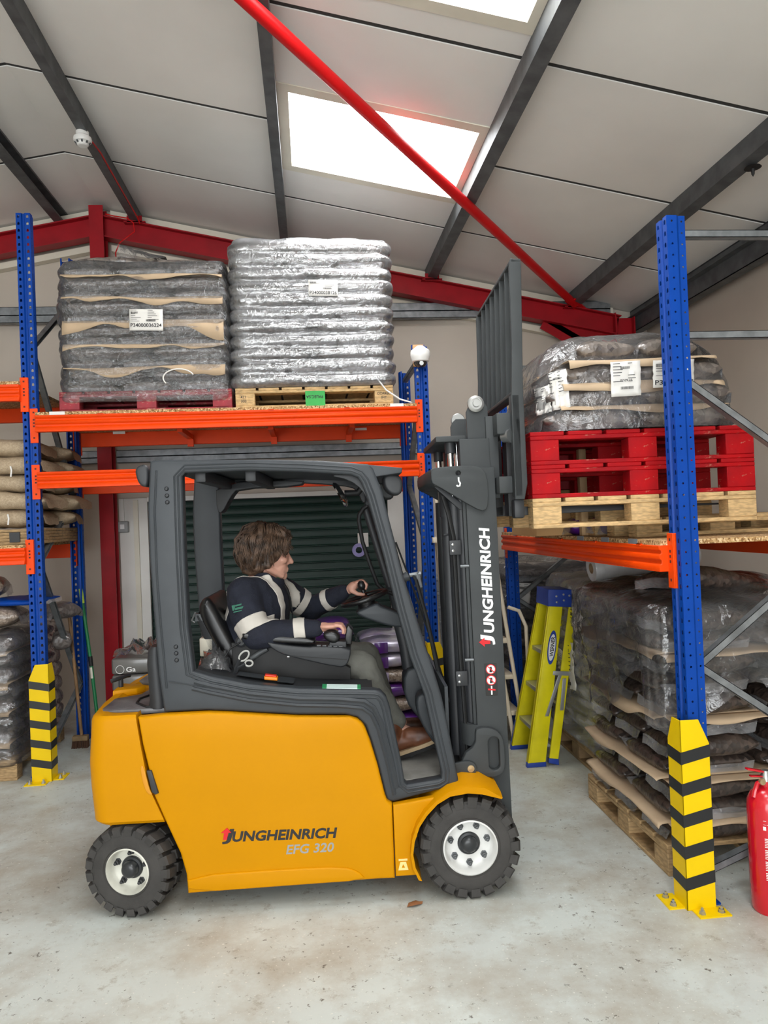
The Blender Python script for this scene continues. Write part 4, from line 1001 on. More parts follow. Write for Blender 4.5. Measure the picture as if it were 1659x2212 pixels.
# ------------------------------------------------------------------ pallets, bags, film, card, labels
m_wood = mat('pallet_wood', 'c9a877', .75, var=.22, vscale=9, stretch=(3, 3, 12), bump=.1, bscale=60)
m_wood2 = mat('pallet_wood_aged', 'a98c64', .8, var=.25, vscale=8, stretch=(3, 3, 12), bump=.1, bscale=60)
m_wood3 = mat('pallet_wood_dark', '8a7252', .85, var=.3, vscale=8)
m_redp = mat('pallet_red_paint', 'b0060f', .6, spec=.2, c2='8c0d16', vscale=7, bump=.12, bscale=70)
def scuff(m, c, lo=.60, hi=.66, scale=9):
    nt = m.node_tree; b = nt.nodes['Principled BSDF']; src = b.inputs['Base Color'].links[0].from_socket
    tc = nt.nodes.new('ShaderNodeTexCoord'); mp = nt.nodes.new('ShaderNodeMapping'); mp.inputs['Scale'].default_value = (1, 1, 2.5); nt.links.new(tc.outputs['Object'], mp.inputs[0])
    n = nt.nodes.new('ShaderNodeTexNoise'); n.inputs['Scale'].default_value = scale; n.inputs['Detail'].default_value = 9; n.inputs['Roughness'].default_value = .75; nt.links.new(mp.outputs[0], n.inputs[0])
    r_ = nt.nodes.new('ShaderNodeValToRGB'); r_.color_ramp.elements[0].position = lo; r_.color_ramp.elements[1].position = hi; nt.links.new(n.outputs[0], r_.inputs[0])
    x = nt.nodes.new('ShaderNodeMix'); x.data_type = 'RGBA'; nt.links.new(r_.outputs[0], x.inputs[0]); nt.links.new(src, x.inputs[6]); x.inputs[7].default_value = (*srgb(c), 1); nt.links.new(x.outputs[2], b.inputs['Base Color'])
scuff(m_redp, 'b98a74')
m_redf = mat('pallet_red_faded', 'a32a36', .6, c2='74242c', vscale=9, bump=.1, bscale=70)
scuff(m_redf, 'b59a82', .56, .66, 12)
m_card = mat('card_sheet', 'c2a98b', .8, var=.08, vscale=5)
m_paper = mat('label_white', 'e9e6e0', .6, var=.03, vscale=8)
m_ink = mat('label_ink', '2c2c2e', .7)
def bark(name, c1, c2, rough=.4, coat=.5, scale=42, bump=.5):
    m = bpy.data.materials.new(name); m.use_nodes = True; nt = m.node_tree; b = nt.nodes['Principled BSDF']
    tc = nt.nodes.new('ShaderNodeTexCoord'); v = nt.nodes.new('ShaderNodeTexVoronoi'); v.inputs['Scale'].default_value = scale
    n = nt.nodes.new('ShaderNodeTexNoise'); n.inputs['Scale'].default_value = scale*.35; n.inputs['Detail'].default_value = 6
    nt.links.new(tc.outputs['Object'], n.inputs[0]); nt.links.new(tc.outputs['Object'], v.inputs['Vector'])
    sp = nt.nodes.new('ShaderNodeSeparateColor'); nt.links.new(v.outputs['Color'], sp.inputs[0])
    mx = nt.nodes.new('ShaderNodeMix'); mx.data_type = 'RGBA'; mx.inputs[6].default_value = (*srgb(c1), 1); mx.inputs[7].default_value = (*srgb(c2), 1)
    mm = nt.nodes.new('ShaderNodeMath'); mm.operation = 'MULTIPLY'; nt.links.new(sp.outputs[0], mm.inputs[0]); nt.links.new(n.outputs[0], mm.inputs[1])
    nt.links.new(mm.outputs[0], mx.inputs[0]); nt.links.new(mx.outputs[2], b.inputs['Base Color'])
    b.inputs['Roughness'].default_value = rough; b.inputs['Coat Weight'].default_value = coat; b.inputs['Coat Roughness'].default_value = .1
    bp = nt.nodes.new('ShaderNodeBump'); bp.inputs['Strength'].default_value = bump; bp.inputs['Distance'].default_value = .008
    nt.links.new(v.outputs['Distance'], bp.inputs['Height']); nt.links.new(bp.outputs[0], b.inputs['Normal'])
    n2 = nt.nodes.new('ShaderNodeTexNoise'); n2.inputs['Scale'].default_value = 16; n2.inputs['Detail'].default_value = 3; n2.inputs['Distortion'].default_value = .8
    nt.links.new(tc.outputs['Object'], n2.inputs[0]); b2 = nt.nodes.new('ShaderNodeBump'); b2.inputs['Strength'].default_value = .5; b2.inputs['Distance'].default_value = .02
    nt.links.new(n2.outputs[0], b2.inputs['Height']); nt.links.new(b2.outputs[0], b.inputs['Coat Normal'])
    MATS[name] = m; return m
m_bark = bark('bark_in_clear_bag', '2a2320', '6b5a50')
m_bark2 = bark('bark_in_dull_bag', '4a423e', 'a69a90', .4, 1.0)
m_bark3 = bark('bark_in_grey_bag', '514b49', '98908b', .4, .7)
m_sack = bark('tan_woven_sack', 'a8947a', 'd0bda0', .8, 0, 160, .25)
m_gravel = bark('gravel_in_clear_bag', '6b5b4e', 'c9b9a8', .4, .7, 70)
m_purple = mat('purple_bag', '5b1f86', .3, c2='47166b', vscale=6, coat=.6)
m_silver = mat('silver_bag', 'b9b6bf', .25, .3, c2='8d7fa8', vscale=5, coat=.5)
def film_mat(name, haze, gloss, rough, bump, bscale, streak=(1, 1, 1), tint=(.97, .97, .98), ior=1.5):
    # stretch film: clear, glossy, with milky streaks where it is layered
    m = clear(name, tint, gloss, rough, ior, bump, bscale); nt = m.node_tree; out = nt.nodes['Material Output']
    src = out.inputs[0].links[0].from_socket
    d = nt.nodes.new('ShaderNodeBsdfDiffuse'); d.inputs[0].default_value = (.86, .87, .9, 1)
    tc = nt.nodes.new('ShaderNodeTexCoord'); mp = nt.nodes.new('ShaderNodeMapping'); mp.inputs['Scale'].default_value = streak
    n = nt.nodes.new('ShaderNodeTexNoise'); n.inputs['Scale'].default_value = 5; n.inputs['Detail'].default_value = 7
    nt.links.new(tc.outputs['Object'], mp.inputs[0]); nt.links.new(mp.outputs[0], n.inputs[0])
    mr = nt.nodes.new('ShaderNodeMapRange'); mr.inputs[1].default_value = .4; mr.inputs[2].default_value = .72; mr.inputs[3].default_value = haze*.25; mr.inputs[4].default_value = haze
    nt.links.new(n.outputs[0], mr.inputs[0])
    mx = nt.nodes.new('ShaderNodeMixShader'); nt.links.new(mr.outputs[0], mx.inputs[0]); nt.links.new(src, mx.inputs[1]); nt.links.new(d.outputs[0], mx.inputs[2])
    nt.links.new(mx.outputs[0], out.inputs[0]); return m
m_film = film_mat('film_clear', .10, .06, .07, .8, 24, (1, 1, 3))
m_filmB = film_mat('film_streaky', .26, .22, .12, .7, 14, (1, 1, 9))
m_filmL = film_mat('film_loose', .09, .04, .07, 1.0, 9, (1, 1, 1))
m_filmY = film_mat('film_yellowish', .35, .05, .14, .6, 14, (1, 1, 4), (.95, .94, .82))

m_fin = film_mat('clear_bag_seal', .34, .05, .10, .5, 20)
def bag_mesh(L, W, H, seed, mtl, fin=.03, lump=.012, nx=20, na=18):
    rnd = Vector((seed*3.1, seed*1.7, seed*.9)); mb = MB(); rows = []
    for i in range(nx+1):
        u = -1+2*i/nx; s = math.sin(u*PI/2); e = (1-abs(s)**4)**.55
        row = []
        for q in range(na):
            t = 2*PI*q/na; c, sn = math.cos(t), math.sin(t)
            yy = math.copysign(abs(c)**.62, c)*W/2*(.90+.10*e); zz = math.copysign(abs(sn)**.75, sn)*H/2*max(e, .04)
            p = Vector((s*(L/2-fin), yy, zz))
            nv = noise.noise(p*7+rnd)*lump+noise.noise(p*22+rnd)*lump*.35
            d = Vector((0, c, sn)); p += d*nv*max(.15, e)
            p.z += .012*noise.noise(Vector((p.x*3, p.y*3, 0))+rnd)
            row.append(p)
        rows.append(row)
    base = 0
    for r_ in rows: mb.v += [tuple(p) for p in r_]
    for i in range(nx):
        for q in range(na): mb.f.append((i*na+q, (i+1)*na+q, (i+1)*na+(q+1) % na, i*na+(q+1) % na))
    # flat sealed fins at both ends
    for i, sg in ((0, -1), (nx, 1)):
        half = na//2
        ring = [rows[i][q] for q in range(na)]
        top = [ring[q] for q in range(half+1)]; f0_ = len(mb.v)
        for k in (0, 1):
            for p in top: mb.v.append((p.x+sg*(.004+fin*.45*k), p.y*(1-.10*k), (p.z*.2 if k == 0 else -H*.40)+.006*math.sin(p.y*30+seed)))
        for q in range(half): mb.f.append((f0_+q, f0_+q+1, f0_+half+1+q+1, f0_+half+1+q))
        mb.f.append(tuple(i*na+q for q in (range(na) if sg > 0 else range(na-1, -1, -1))))
    me = mb.mesh('bag', smooth=True, angle=75, fix=True); me.materials.append(mtl); me.materials.append(m_fin if mtl is not m_sack else m_sack)
    for p in me.polygons:
        if abs(p.center.x) > L/2-fin*.92 and len(p.vertices) == 4: p.material_index = 1
    return me
BAGS = {}
def bag(L, W, H, kind, mtl, loc, rz, label, group, cat='bag', name='bag', tilt=(0, 0), fin=.03, lump=.012):
    key = (round(L, 3), round(W, 3), round(H, 3), kind, mtl.name)
    if key not in BAGS: BAGS[key] = bag_mesh(L, W, H, kind+len(BAGS), mtl, fin, lump)
    o = obj(name, BAGS[key]); o.location = loc; o.rotation_euler = (tilt[0], tilt[1], rz); tag(o, label, cat, group); return o

def pallet(label, loc, rz, W, D, mtl, H=.145, group=None, boards=7, mblk=None, name='pallet', mdeck=None):
    t = thing(name, label, 'pallet', loc, rz, group); bh = .02; top = .02; st = .02; blk = H-bh-top-st
    M = {}
    def piece(nm, key, x0, x1, y0, y1, z0, z1, m_, bev=.003):
        k = (nm, round(x1-x0, 3), round(y1-y0, 3), round(z1-z0, 3))
        if k not in M:
            a, b, c = (x1-x0)/2, (y1-y0)/2, (z1-z0)/2; M[k] = MB().box(-a, a, -b, b, -c, c).mesh(nm, bevel=bev, seg=1); M[k].materials.append(m_)
        o = obj(nm, M[k], None, t); o.location = ((x0+x1)/2, (y0+y1)/2, (z0+z1)/2); return o
    ys = (-D/2, -.05, D/2-.1)
    for y in ys: piece('bottom_board', y, -W/2, W/2, y, y+.1, 0, bh, mtl)
    for y in ys:
        for x in (-W/2, -.07, W/2-.14): piece('block', x, x, x+.14, y, y+.1, bh, bh+blk, mblk or mtl)
    for y in ys: piece('stringer', y, -W/2, W/2, y, y+.1, bh+blk, bh+blk+st, mtl)
    n = boards; bw = (W-.02*(n-1))/n
    for i in range(n):
        x = -W/2+i*(bw+.02); piece('deck_board', i, x, x+bw, -D/2, D/2, H-top, H, mdeck or mtl)
    return t
def film_shell(name, label, x0, x1, y0, y1, z0, z1, layers, mtl, bulge=.022, rad=.07, seed=0, top=True, sag=.02, phase=0, group=None, rows_per=6, waist=None, cat='film'):
    mb = MB(); per = []
    def side(a, b, n):
        for i in range(n): per.append((a[0]+(b[0]-a[0])*i/n, a[1]+(b[1]-a[1])*i/n))
    r_ = rad; n1 = 26; n2 = 16
    side((x0+r_, y0), (x1-r_, y0), n1)
    for i in range(5): t = R(-90+90*i/5); per.append((x1-r_+r_*math.cos(t), y0+r_+r_*math.sin(t)))
    side((x1, y0+r_), (x1, y1-r_), n2)
    for i in range(5): t = R(0+90*i/5); per.append((x1-r_+r_*math.cos(t), y1-r_+r_*math.sin(t)))
    side((x1-r_, y1), (x0+r_, y1), n1)
    for i in range(5): t = R(90+90*i/5); per.append((x0+r_+r_*math.cos(t), y1-r_+r_*math.sin(t)))
    side((x0, y1-r_), (x0, y0+r_), n2)
    for i in range(5): t = R(180+90*i/5); per.append((x0+r_+r_*math.cos(t), y0+r_+r_*math.sin(t)))
    cx, cy = (x0+x1)/2, (y0+y1)/2; n = len(per); nz = layers*rows_per; rows = []
    for k in range(nz+1):
        z = z0+(z1-z0)*k/nz; ph = (k/rows_per+phase) % 1; b = bulge*(abs(math.sin(PI*ph))**.6-.55)
        wv = waist(k/nz) if waist else 0
        row = []
        for x, y in per:
            d = Vector((x-cx, y-cy, 0)); d = Vector((d.x/(x1-x0), d.y/(y1-y0), 0)).normalized()
            nn = noise.noise(Vector((x*5+seed, y*5, z*9)))*.012+noise.noise(Vector((x*1.6+seed, y*1.6, z*13)))*.014+noise.noise(Vector((x*16+seed, y*16, z*25)))*.005
            row.append((x+d.x*(b+nn+wv), y+d.y*(b+nn+wv), z+noise.noise(Vector((x*3+seed, y*3, k)))*.006))
        rows.append(row)
    if top:
        for s_, dz in ((.985, .018), (.93, .03), (.75, .034), (.4, .03-sag), (.05, .03-sag)):
            rows.append([(cx+(p[0]-cx)*s_, cy+(p[1]-cy)*s_, z1+dz+noise.noise(Vector((p[0]*4+seed, p[1]*4, s_*3)))*.02) for p in rows[nz]])
    mb.sheet([r + [r[0]] for r in rows])
    o = mb.build(name, mtl, None, smooth=True, angle=180, merge=1e-4); tag(o, label, cat, group); return o
def card_edge(label, x0, x1, y, z, depth, drop, seed, mtl=None, group='card layer sheets', axis='x', n=28):
    # layer sheet whose free edge hangs out over the bags below, wavy
    mb = MB(); rows = []
    for j, (fy, fz) in enumerate(((depth, 0), (.05, .004), (0, 0), (-.012, -.35), (-.018, -1))):
        row = []
        for i in range(n+1):
            x = x0+(x1-x0)*i/n; w_ = noise.noise(Vector((x*2.6+seed, seed, 0))); w2 = noise.noise(Vector((x*7+seed, 0, seed)))
            dr = drop*max(.12, .55+w_*1.1+w2*.3); zz = z+.02*noise.noise(Vector((x*1.7, seed*2, 0)))
            p = (x, y+fy, zz+(fz*dr if fz <= 0 and j > 2 else fz))
            row.append(p if axis == 'x' else (p[1], p[0], p[2]))
        rows.append(row)
    mb.sheet(rows); me = solid(mb.mesh('card_sheet', smooth=True, angle=180), .002); o = obj('card_sheet', me, mtl or m_card); tag(o, label, 'card', group); return o
def paper_label(label, loc, xd, yd, w_, h_, texts, bars=True, warp=.004, name='pallet_label', rows=True):
    t = thing(name, label, 'label', (0, 0, 0)); x = Vector(xd).normalized(); y = Vector(yd); y = (y-x*y.dot(x)).normalized(); z = x.cross(y)
    M = Matrix((x, y, z)).transposed().to_4x4(); M.translation = loc; t.matrix_world = M
    mb = MB(); n = 8
    g = [[(w_*i/n, h_*j/n, warp*noise.noise(Vector((i*.9+loc[0]*9, j*.9, 0)))) for i in range(n+1)] for j in range(n+1)]
    mb.sheet(g); obj('sheet', solid(mb.mesh('sheet', smooth=True), .0008), m_paper, t)
    for s, tx, ty, tw, th in texts:
        me = text_mesh(s, 1, 0, .01); xs = [v.co.x for v in me.vertices]; ys_ = [v.co.y for v in me.vertices]
        for v in me.vertices: v.co = (tx*w_+(v.co.x-min(xs))/(max(xs)-min(xs))*tw*w_, ty*h_+(v.co.y-min(ys_))/(max(ys_)-min(ys_))*th*h_, warp+.0012+v.co.z)
        obj('print', me, m_ink, t)
    random.seed(int(loc[0]*1000))
    def strokes(nm, lst):
        mb = MB()
        for a, b, c, d in lst: mb.box(a*w_, b*w_, c*h_, d*h_, warp+.0008, warp+.0012)
        o = mb.build(nm, m_ink, t); o['kind'] = 'stuff'
    if bars:
        for bx, by, bw, bh in bars if isinstance(bars, (list, tuple)) else ((.05, .78, .2, .09), (.5, .42, .28, .09)):
            xx = bx; L_ = []
            while xx < bx+bw: k = random.uniform(.006, .016); L_.append((xx, xx+k, by, by+bh)); xx += k+random.uniform(.006, .014)
            strokes('barcode', L_)
    if rows:
        L_ = []
        for j in range(7):
            yy = .93-j*.085
            if yy < .36: break
            for q in range(2):
                if random.random() < .7: a = .05+q*.5; L_.append((a, a+random.uniform(.12, .34), yy, yy+.018))
        if L_: strokes('small_print', L_)
    return t

# ---- squat wrapped load on the red pallet (top of the gable rack)
AZ = 2.572
pallet('worn red pallet under the squat wrapped load, on the gable rack', (-1.145, 6.0, AZ), 0, 1.22, 1.0, m_redf, .15)
hl = .0845; z = AZ+.15; k = 0
WA = -1.145
for ly in range(11):
    zc = z+hl*(ly+.5); jig = random.uniform(-.012, .012)
    if ly % 2 == 0:
        for i in range(3):
            for rw in range(2):
                lab = 'end-on bark bag, %s of three, %s layer up of squat load%s' % (ORD[i], ORD[ly], ', row behind' if rw else '')
                bag(.465, .358, hl*1.12, (ly+i) % 3, m_bark2, (WA-.395+.395*i+jig+random.uniform(-.01, .01), 5.765+.475*rw+random.uniform(-.015, .015)*(1-rw), zc), R(90), lab, 'bark bags of the squat load')
    else:
        for i in range(2):
            for rw in range(2):
                lab = 'side-on bark bag, %s of two, %s layer up of squat load%s' % (ORD[i], ORD[ly], ', row behind' if rw else '')
                bag(.575, .46, hl*1.10, (ly+i) % 3, m_bark2, (WA-.295+.59*i+jig, 5.765+.47*rw, zc), 0, lab, 'bark bags of the squat load')
    if ly % 2 == 1 and ly < 10:
        card_edge('tan card sheet over layer pair %s of the squat load' % ORD[ly//2], WA-.57, WA+.57, 5.500, z+hl*(ly+1)+.004, .9, .055+.03*((ly*7) % 3), ly*1.7)
bag(.62, .42, .10, 1, m_bark2, (-1.36, 5.78, z+hl*11+.035), R(4), 'bag of dark bark lying on top of the squat load, near the tall blue post', 'bark bags of the squat load')
bag(.60, .40, .11, 2, m_bark2, (-.84, 5.80, z+hl*11+.03), R(-6), 'bag of dark bark slumped on top of the squat load beside the tall load', 'bark bags of the squat load', tilt=(0, R(4)))
film_shell('stretch_film', 'clear stretch film around the squat bark load with the white label', WA-.615, WA+.615, 5.49, 6.51, AZ+.07, z+hl*11+.0, 11, m_film, .014, .09, 1.5, phase=0, waist=lambda f: -.02*max(0, f-.75)*4)
# loose film bunched on top
mb = MB(); rows = []
for i in range(15):
    t = i/14; x = -1.33+.34*t; row = []
    for q in range(12):
        a = PI*q/11; r_ = .10*(1-.55*t)+.015*noise.noise(Vector((i*.8, q*.9, 3)))
        row.append((x+.04*noise.noise(Vector((q, i*.5, 1))), 5.62+.03*math.cos(a)*2, z+hl*11+.055+r_*math.sin(a)*(1.25-t*.7)+.02*noise.noise(Vector((i, q, 0)))))
    rows.append(row)
mb.sheet(rows); tag(mb.build('bunched_film', m_filmL, smooth=True, angle=180), 'bunch of loose clear film standing up on top of the squat load', 'film')
mb = MB(); mb.tube([(-.905+.11*math.cos(R(a)), 5.462, 2.80+.065*math.sin(R(a))) for a in range(20, 230, 15)], .005, 6); tag(mb.build('film_tail', m_paper, smooth=True), 'white curl of twine on the film low on the squat load', 'twine')
paper_label('white pallet label reading P34000036224 on the squat load', (-1.235, 5.448, 3.145), (1, 0, -.02), (0, 0, 1), .235, .155, [('P34000036224', .04, .16, .92, .17)])
# ---- tall streaky-film load on the plain wooden pallet
BX = .073
pb = pallet('plain wooden pallet with a green middle block, on the gable rack', (BX, 6.0, AZ), 0, 1.165, 1.0, m_wood, .15)
MB().box(-.0725, .0725, -.503, -.48, .005, .118).build('green_block_face', mat('block_green', '35a84e', .6, var=.1), pb)
o = obj('stamp', text_mesh('PALEC.SA', .03, 0, .0006), m_ink, pb); place_flat(o, (.06, -.5036, .085), (-1, 0, 0), (0, 0, -1))
for s_, x, z_ in (('471', -.545, .075), ('300', -.545, .045), ('CORKKT', .46, .08), ('IHT', .49, .05)):
    o = obj('stamp', text_mesh(s_, .028, 0, .0003), m_ink, pb); place_flat(o, (x, -.5006, z_), (1, 0, 0), (0, 0, 1))
z = AZ+.15; hb = .0985
for ly in range(11):
    zc = z+hb*(ly+.5)
    if ly % 2 == 0:
        for i in range(2):
            for rw in range(2):
                bag(.56, .475, hb*1.06, (ly+i) % 3, m_bark3, (BX-.283+.566*i, 5.755+.48*rw, zc), 0, 'side-on grey bag, %s of two, %s layer up of tall load%s' % (ORD[i], ORD[ly], ', row behind' if rw else ''), 'bags of the tall load')
    else:
        for i in range(3):
            for rw in range(2):
                bag(.47, .372, hb*1.06, (ly+i) % 3, m_bark3, (BX-.378+.378*i, 5.76+.47*rw, zc), R(90), 'end-on grey bag, %s of three, %s layer up of tall load%s' % (ORD[i], ORD[ly], ', row behind' if rw else ''), 'bags of the tall load')
film_shell('stretch_film', 'shiny streaky stretch film around the tall load beside the squat one', BX-.60, BX+.60, 5.475, 6.52, AZ+.15, z+hb*11, 11, m_filmB, .036, .10, 8.3, phase=0, sag=.0)
paper_label('washed out white label under the film of the tall load', (BX-.02, 5.458, 3.385), (1, 0, -.02), (0, 0, 1), .215, .12, [('P34000038126', .04, .1, .92, .2)])

# ---- load carried on the forks: wooden pallet, two red pallets, heap under loose film
rz_ = R(-3.3)
def fkw(u, v, z): return (-.847+u*math.cos(rz_)-v*math.sin(rz_), 3.379+u*math.sin(rz_)+v*math.cos(rz_), z)
pallet('pale wooden pallet on the fork blades, under two red pallets', fkw(2.455, .70, 1.645), rz_, 1.10, 1.0, m_wood, .145, boards=7)
pallet('scuffed red pallet stacked directly on the pale wooden pallet', fkw(2.455, .70, 1.790), rz_, 1.10, 1.0, m_redp, .16, 'red pallets on the forks', 6)
pallet('scuffed red pallet carrying the heaped wrapped bags', fkw(2.455, .70, 1.950), rz_, 1.10, 1.0, m_redp, .16, 'red pallets on the forks', 6)
hz = 2.112; names = ['bottom', 'second', 'third', 'top']
for ly, (n_, wd) in enumerate(((2, .98), (2, .94), (2, .86), (2, .62))):
    for i in range(n_):
        for rw in range(2):
            c = fkw(2.47-(wd/2-wd/4)+i*wd/2, .44+.42*rw, hz+.06+.113*ly)
            bag(wd/2-.005, .41, .12, ly % 3, m_bark2, c, rz_, 'dark bag in the %s layer of the heap, %s end%s' % (names[ly], ('carriage', 'far')[i], ', row behind' if rw else ''), 'bags of the heap on red pallets', fin=.008)
    if ly < 3:
        a = fkw(2.47-wd*.42, .215, 0); b = fkw(2.47+wd*.45, .215, 0)
        card_edge('tan card sheet over the %s layer of the heap' % names[ly], a[0], b[0], a[1]-.01, hz+.113*(ly+1)+.006, .8, .05, 20+ly*3.3)
mb = MB(); rows = []                            # loose cover
hu, hv = 2.47, .66; NX = 34
for k in range(17):
    f = k/16; zz = hz+.002+.52*math.sin(f*PI/2)**1.0; sx = .535*(math.cos(f*PI/2)**.42 if f < 1 else 0.02); sy = .475*(math.cos(f*PI/2)**.45 if f < 1 else .02)
    if f > .93: sx, sy = max(sx, .05), max(sy, .05)
    row = []
    for q in range(NX*2):
        a = 2*PI*q/(NX*2); c, s_ = math.cos(a), math.sin(a)
        x = math.copysign(abs(c)**.55, c)*sx; y = math.copysign(abs(s_)**.5, s_)*sy
        nn = 1+.05*noise.noise(Vector((c*3, s_*3, f*4)))+.025*noise.noise(Vector((c*9, s_*9, f*11)))
        p = fkw(hu+x*nn, hv+y*nn, zz+.02*noise.noise(Vector((c*2.5+5, s_*2.5, f*3)))*(f > .1)); row.append(p)
    rows.append(row+[row[0]])
mb.sheet(rows); tag(mb.build('cover_film', m_filmL, smooth=True, angle=180, merge=1e-4), 'loose clear film hood over the heap on the red pallets', 'film')
def hl_pt(u, v, z): return fkw(u, v, z)
paper_label('white label with date on the front of the heap', fkw(2.30, .172, 2.262), (math.cos(rz_), math.sin(rz_), .03), (-.02, -.12, 1), .145, .165, [('07.09.23', .28, .42, .4, .07)], bars=[(.3, .78, .3, .07), (.3, .2, .42, .08)], warp=.012)
paper_label('white label reading P340000 on the heap, half behind the blue post', fkw(2.505, .172, 2.30), (math.cos(rz_), math.sin(rz_), 0), (0, -.1, 1), .20, .13, [('P34000036', .03, .10, .95, .17)], bars=[(.05, .74, .3, .1)], warp=.01)
paper_label('crumpled white label on the carriage end of the heap, nearer the box', fkw(1.975, .34, 2.205), (.55, -.83, .1), (.1, .05, 1), .10, .14, [], bars=[(.2, .55, .4, .08)], warp=.02)
paper_label('crumpled white label on the heap, beside the dated label', fkw(2.035, .245, 2.215), (.75, -.66, .1), (.05, .05, 1), .09, .19, [], bars=[(.3, .75, .35, .06)], warp=.02)
# ------------------------------------------------------------------ under the side rack: open bark stack, film-wrapped stacks
pallet('wooden pallet under the open stack of bark bags beside the striped guard', (2.12, 3.83, 0), R(90), 1.0, 1.04, m_wood2, .145, 'pallets on the floor by the side rack')
z = .145; hl = .098
XS0, XS1, YS0, YS1 = 1.60, 2.64, 3.33, 4.33
for ly in range(11):
    zc = z+hl*(ly+.5); jx = random.uniform(-.015, .02); jy = random.uniform(-.02, .02)
    if ly % 2 == 0:
        for i in range(3):
            for rw in range(2):
                lab = 'bark bag %s from the striped guard, %s layer of open stack%s' % (ORD[i], ORD[ly], ', wall side' if rw else ', aisle side')
                bag(.495, .33, hl*1.12, (ly+i) % 4, m_bark, (XS0+.25+.51*rw+jx, YS0+.165+.335*i+jy, zc), random.uniform(-.03, .03), lab, 'bark bags of the open stack')
    else:
        for i in range(2):
            for rw in range(2):
                lab = 'aisle-wise bark bag %s from the guard, %s layer of open stack%s' % (ORD[i], ORD[ly], ', wall side' if rw else ', aisle side')
                bag(.495, .49, hl*1.12, (ly+i) % 4, m_bark, (XS0+.25+.50*rw+jx, YS0+.25+.50*i+jy, zc), R(90)+random.uniform(-.03, .03), lab, 'bark bags of the open stack')
    if ly in (0, 2, 5, 8):
        card_edge('tan card sheet over %s layer of the open bark stack, aisle edge' % ORD[ly], YS0+.02, YS1-.06, XS0-.012, z+hl*(ly+1)+.004, .9, (.03, .02, .04, .10, .03, .06, .02, .02, .05)[ly], 31+ly*2.3, axis='y')
        card_edge('tan card sheet over %s layer of the open bark stack, edge facing the extinguisher' % ORD[ly], XS0+.02, XS1-.02, YS0-.015, z+hl*(ly+1)-.002, .3, .03, 57+ly*1.3)
zt = z+hl*11
bag(.62, .42, .13, 5, m_bark, (2.02, 3.68, zt+.10), R(20), 'big bark bag slung across the top of the open stack, behind the near blue post', 'bark bags of the open stack', tilt=(R(-6), R(9)))
bag(.55, .40, .12, 6, m_bark, (2.32, 3.98, zt+.06), R(35), 'bark bag on top of the open stack, at its wall side', 'bark bags of the open stack')
bag(.55, .40, .11, 7, m_bark, (1.86, 4.12, zt+.05), R(10), 'bark bag on top of the open stack, beside the film roll', 'bark bags of the open stack')
# loose clear sheet draped over the upper half of the stack
mb = MB(); rows = []
per = [(XS0-.035, YS1+.04)]
def drape(path, n):
    out = []
    for i in range(len(path)-1):
        for k in range(n): t = k/n; out.append((path[i][0]*(1-t)+path[i+1][0]*t, path[i][1]*(1-t)+path[i+1][1]*t))
    out.append(path[-1]); return out
path = drape([(2.62, YS1+.05), (XS0+.02, YS1+.05), (XS0-.04, YS1-.02), (XS0-.05, YS0+.02), (XS0+.0, YS0-.05), (XS1+.02, YS0-.05)], 26)
cx, cy = 2.12, 3.83
for k in range(15):
    row = []
    for i, (x, y) in enumerate(path):
        s = i/len(path); a = noise.noise(Vector((x*2.2, y*2.2, 4.0)))
        low = .98-.28*max(0, math.sin((y-3.30)*2.6))*(x < 1.75)-.22*(y < 3.4)+.22*a
        top_ = zt+.03
        if k < 5:                                # top, from the middle outwards
            t = k/5; px_, py_ = cx+(x-cx)*t, cy+(y-cy)*t; zz = zt+.12*(1-t)**.6+.03+.03*noise.noise(Vector((px_*5, py_*5, 0)))
            row.append((px_, py_, zz))
        else:
            t = (k-5)/9; fold = .07*t*noise.noise(Vector(((x+y)*8, t*2.2+(y-x)*3, 2)))+.03*noise.noise(Vector((x*13+t*5, y*13-t*6, t*4)))+.012*noise.noise(Vector((x*34, y*34, t*11)))
            d = Vector((x-cx, y-cy, 0)).normalized()
            row.append((x+d.x*(fold+.015), y+d.y*(fold+.015), top_-(top_-low)*t))
    rows.append(row)
mb.sheet(rows); tag(mb.build('plastic_sheet', m_filmL, smooth=True, angle=180, merge=1e-4), 'loose clear plastic sheet draped over the open bark stack', 'film')
# second pallet with yellowish film
pallet('wooden pallet under the yellowish wrapped stack beside the ladder', (2.30, 5.03, 0), R(90), .95, 1.04, m_wood3, .145, 'pallets on the floor by the side rack')
m_ybag = mat('pale_yellow_bag', 'b9b06a', .45, c2='8d8b80', vscale=4, coat=.4)
for ly in range(10):
    for i in range(2):
        for rw in range(2):
            bag(.45, .44, .114, (ly+i) % 3, m_ybag, (2.06+.48*rw, 4.80+.45*i, .145+.108*(ly+.5)), R(90) if ly % 2 else 0, 'pale bag %s from open stack, %s layer under yellowish film%s' % (ORD[i], ORD[ly], ', wall side' if rw else ''), 'pale bags under yellowish film')
film_shell('stretch_film', 'yellowish stretch film around the pale bags beside the ladder', 1.76, 2.84, 4.53, 5.53, .145, 1.24, 10, m_filmY, .03, .10, 4.4)
paper_label('crumpled white label high on the yellowish film', (1.742, 4.86, .86), (0, -1, 0), (-.02, 0, 1), .16, .22, [], bars=[(.1, .75, .6, .1)], warp=.02)
paper_label('small white barcode label on the yellowish film, nearer the ladder', (1.742, 5.22, .60), (0, -1, -.1), (0, -.1, 1), .13, .15, [], warp=.012)
paper_label('long crumpled label low on the yellowish film', (1.742, 4.98, .50), (0, -1, .1), (0, .06, 1), .12, .32, [], bars=[(.1, .8, .6, .07), (.1, .1, .6, .07)], warp=.02)
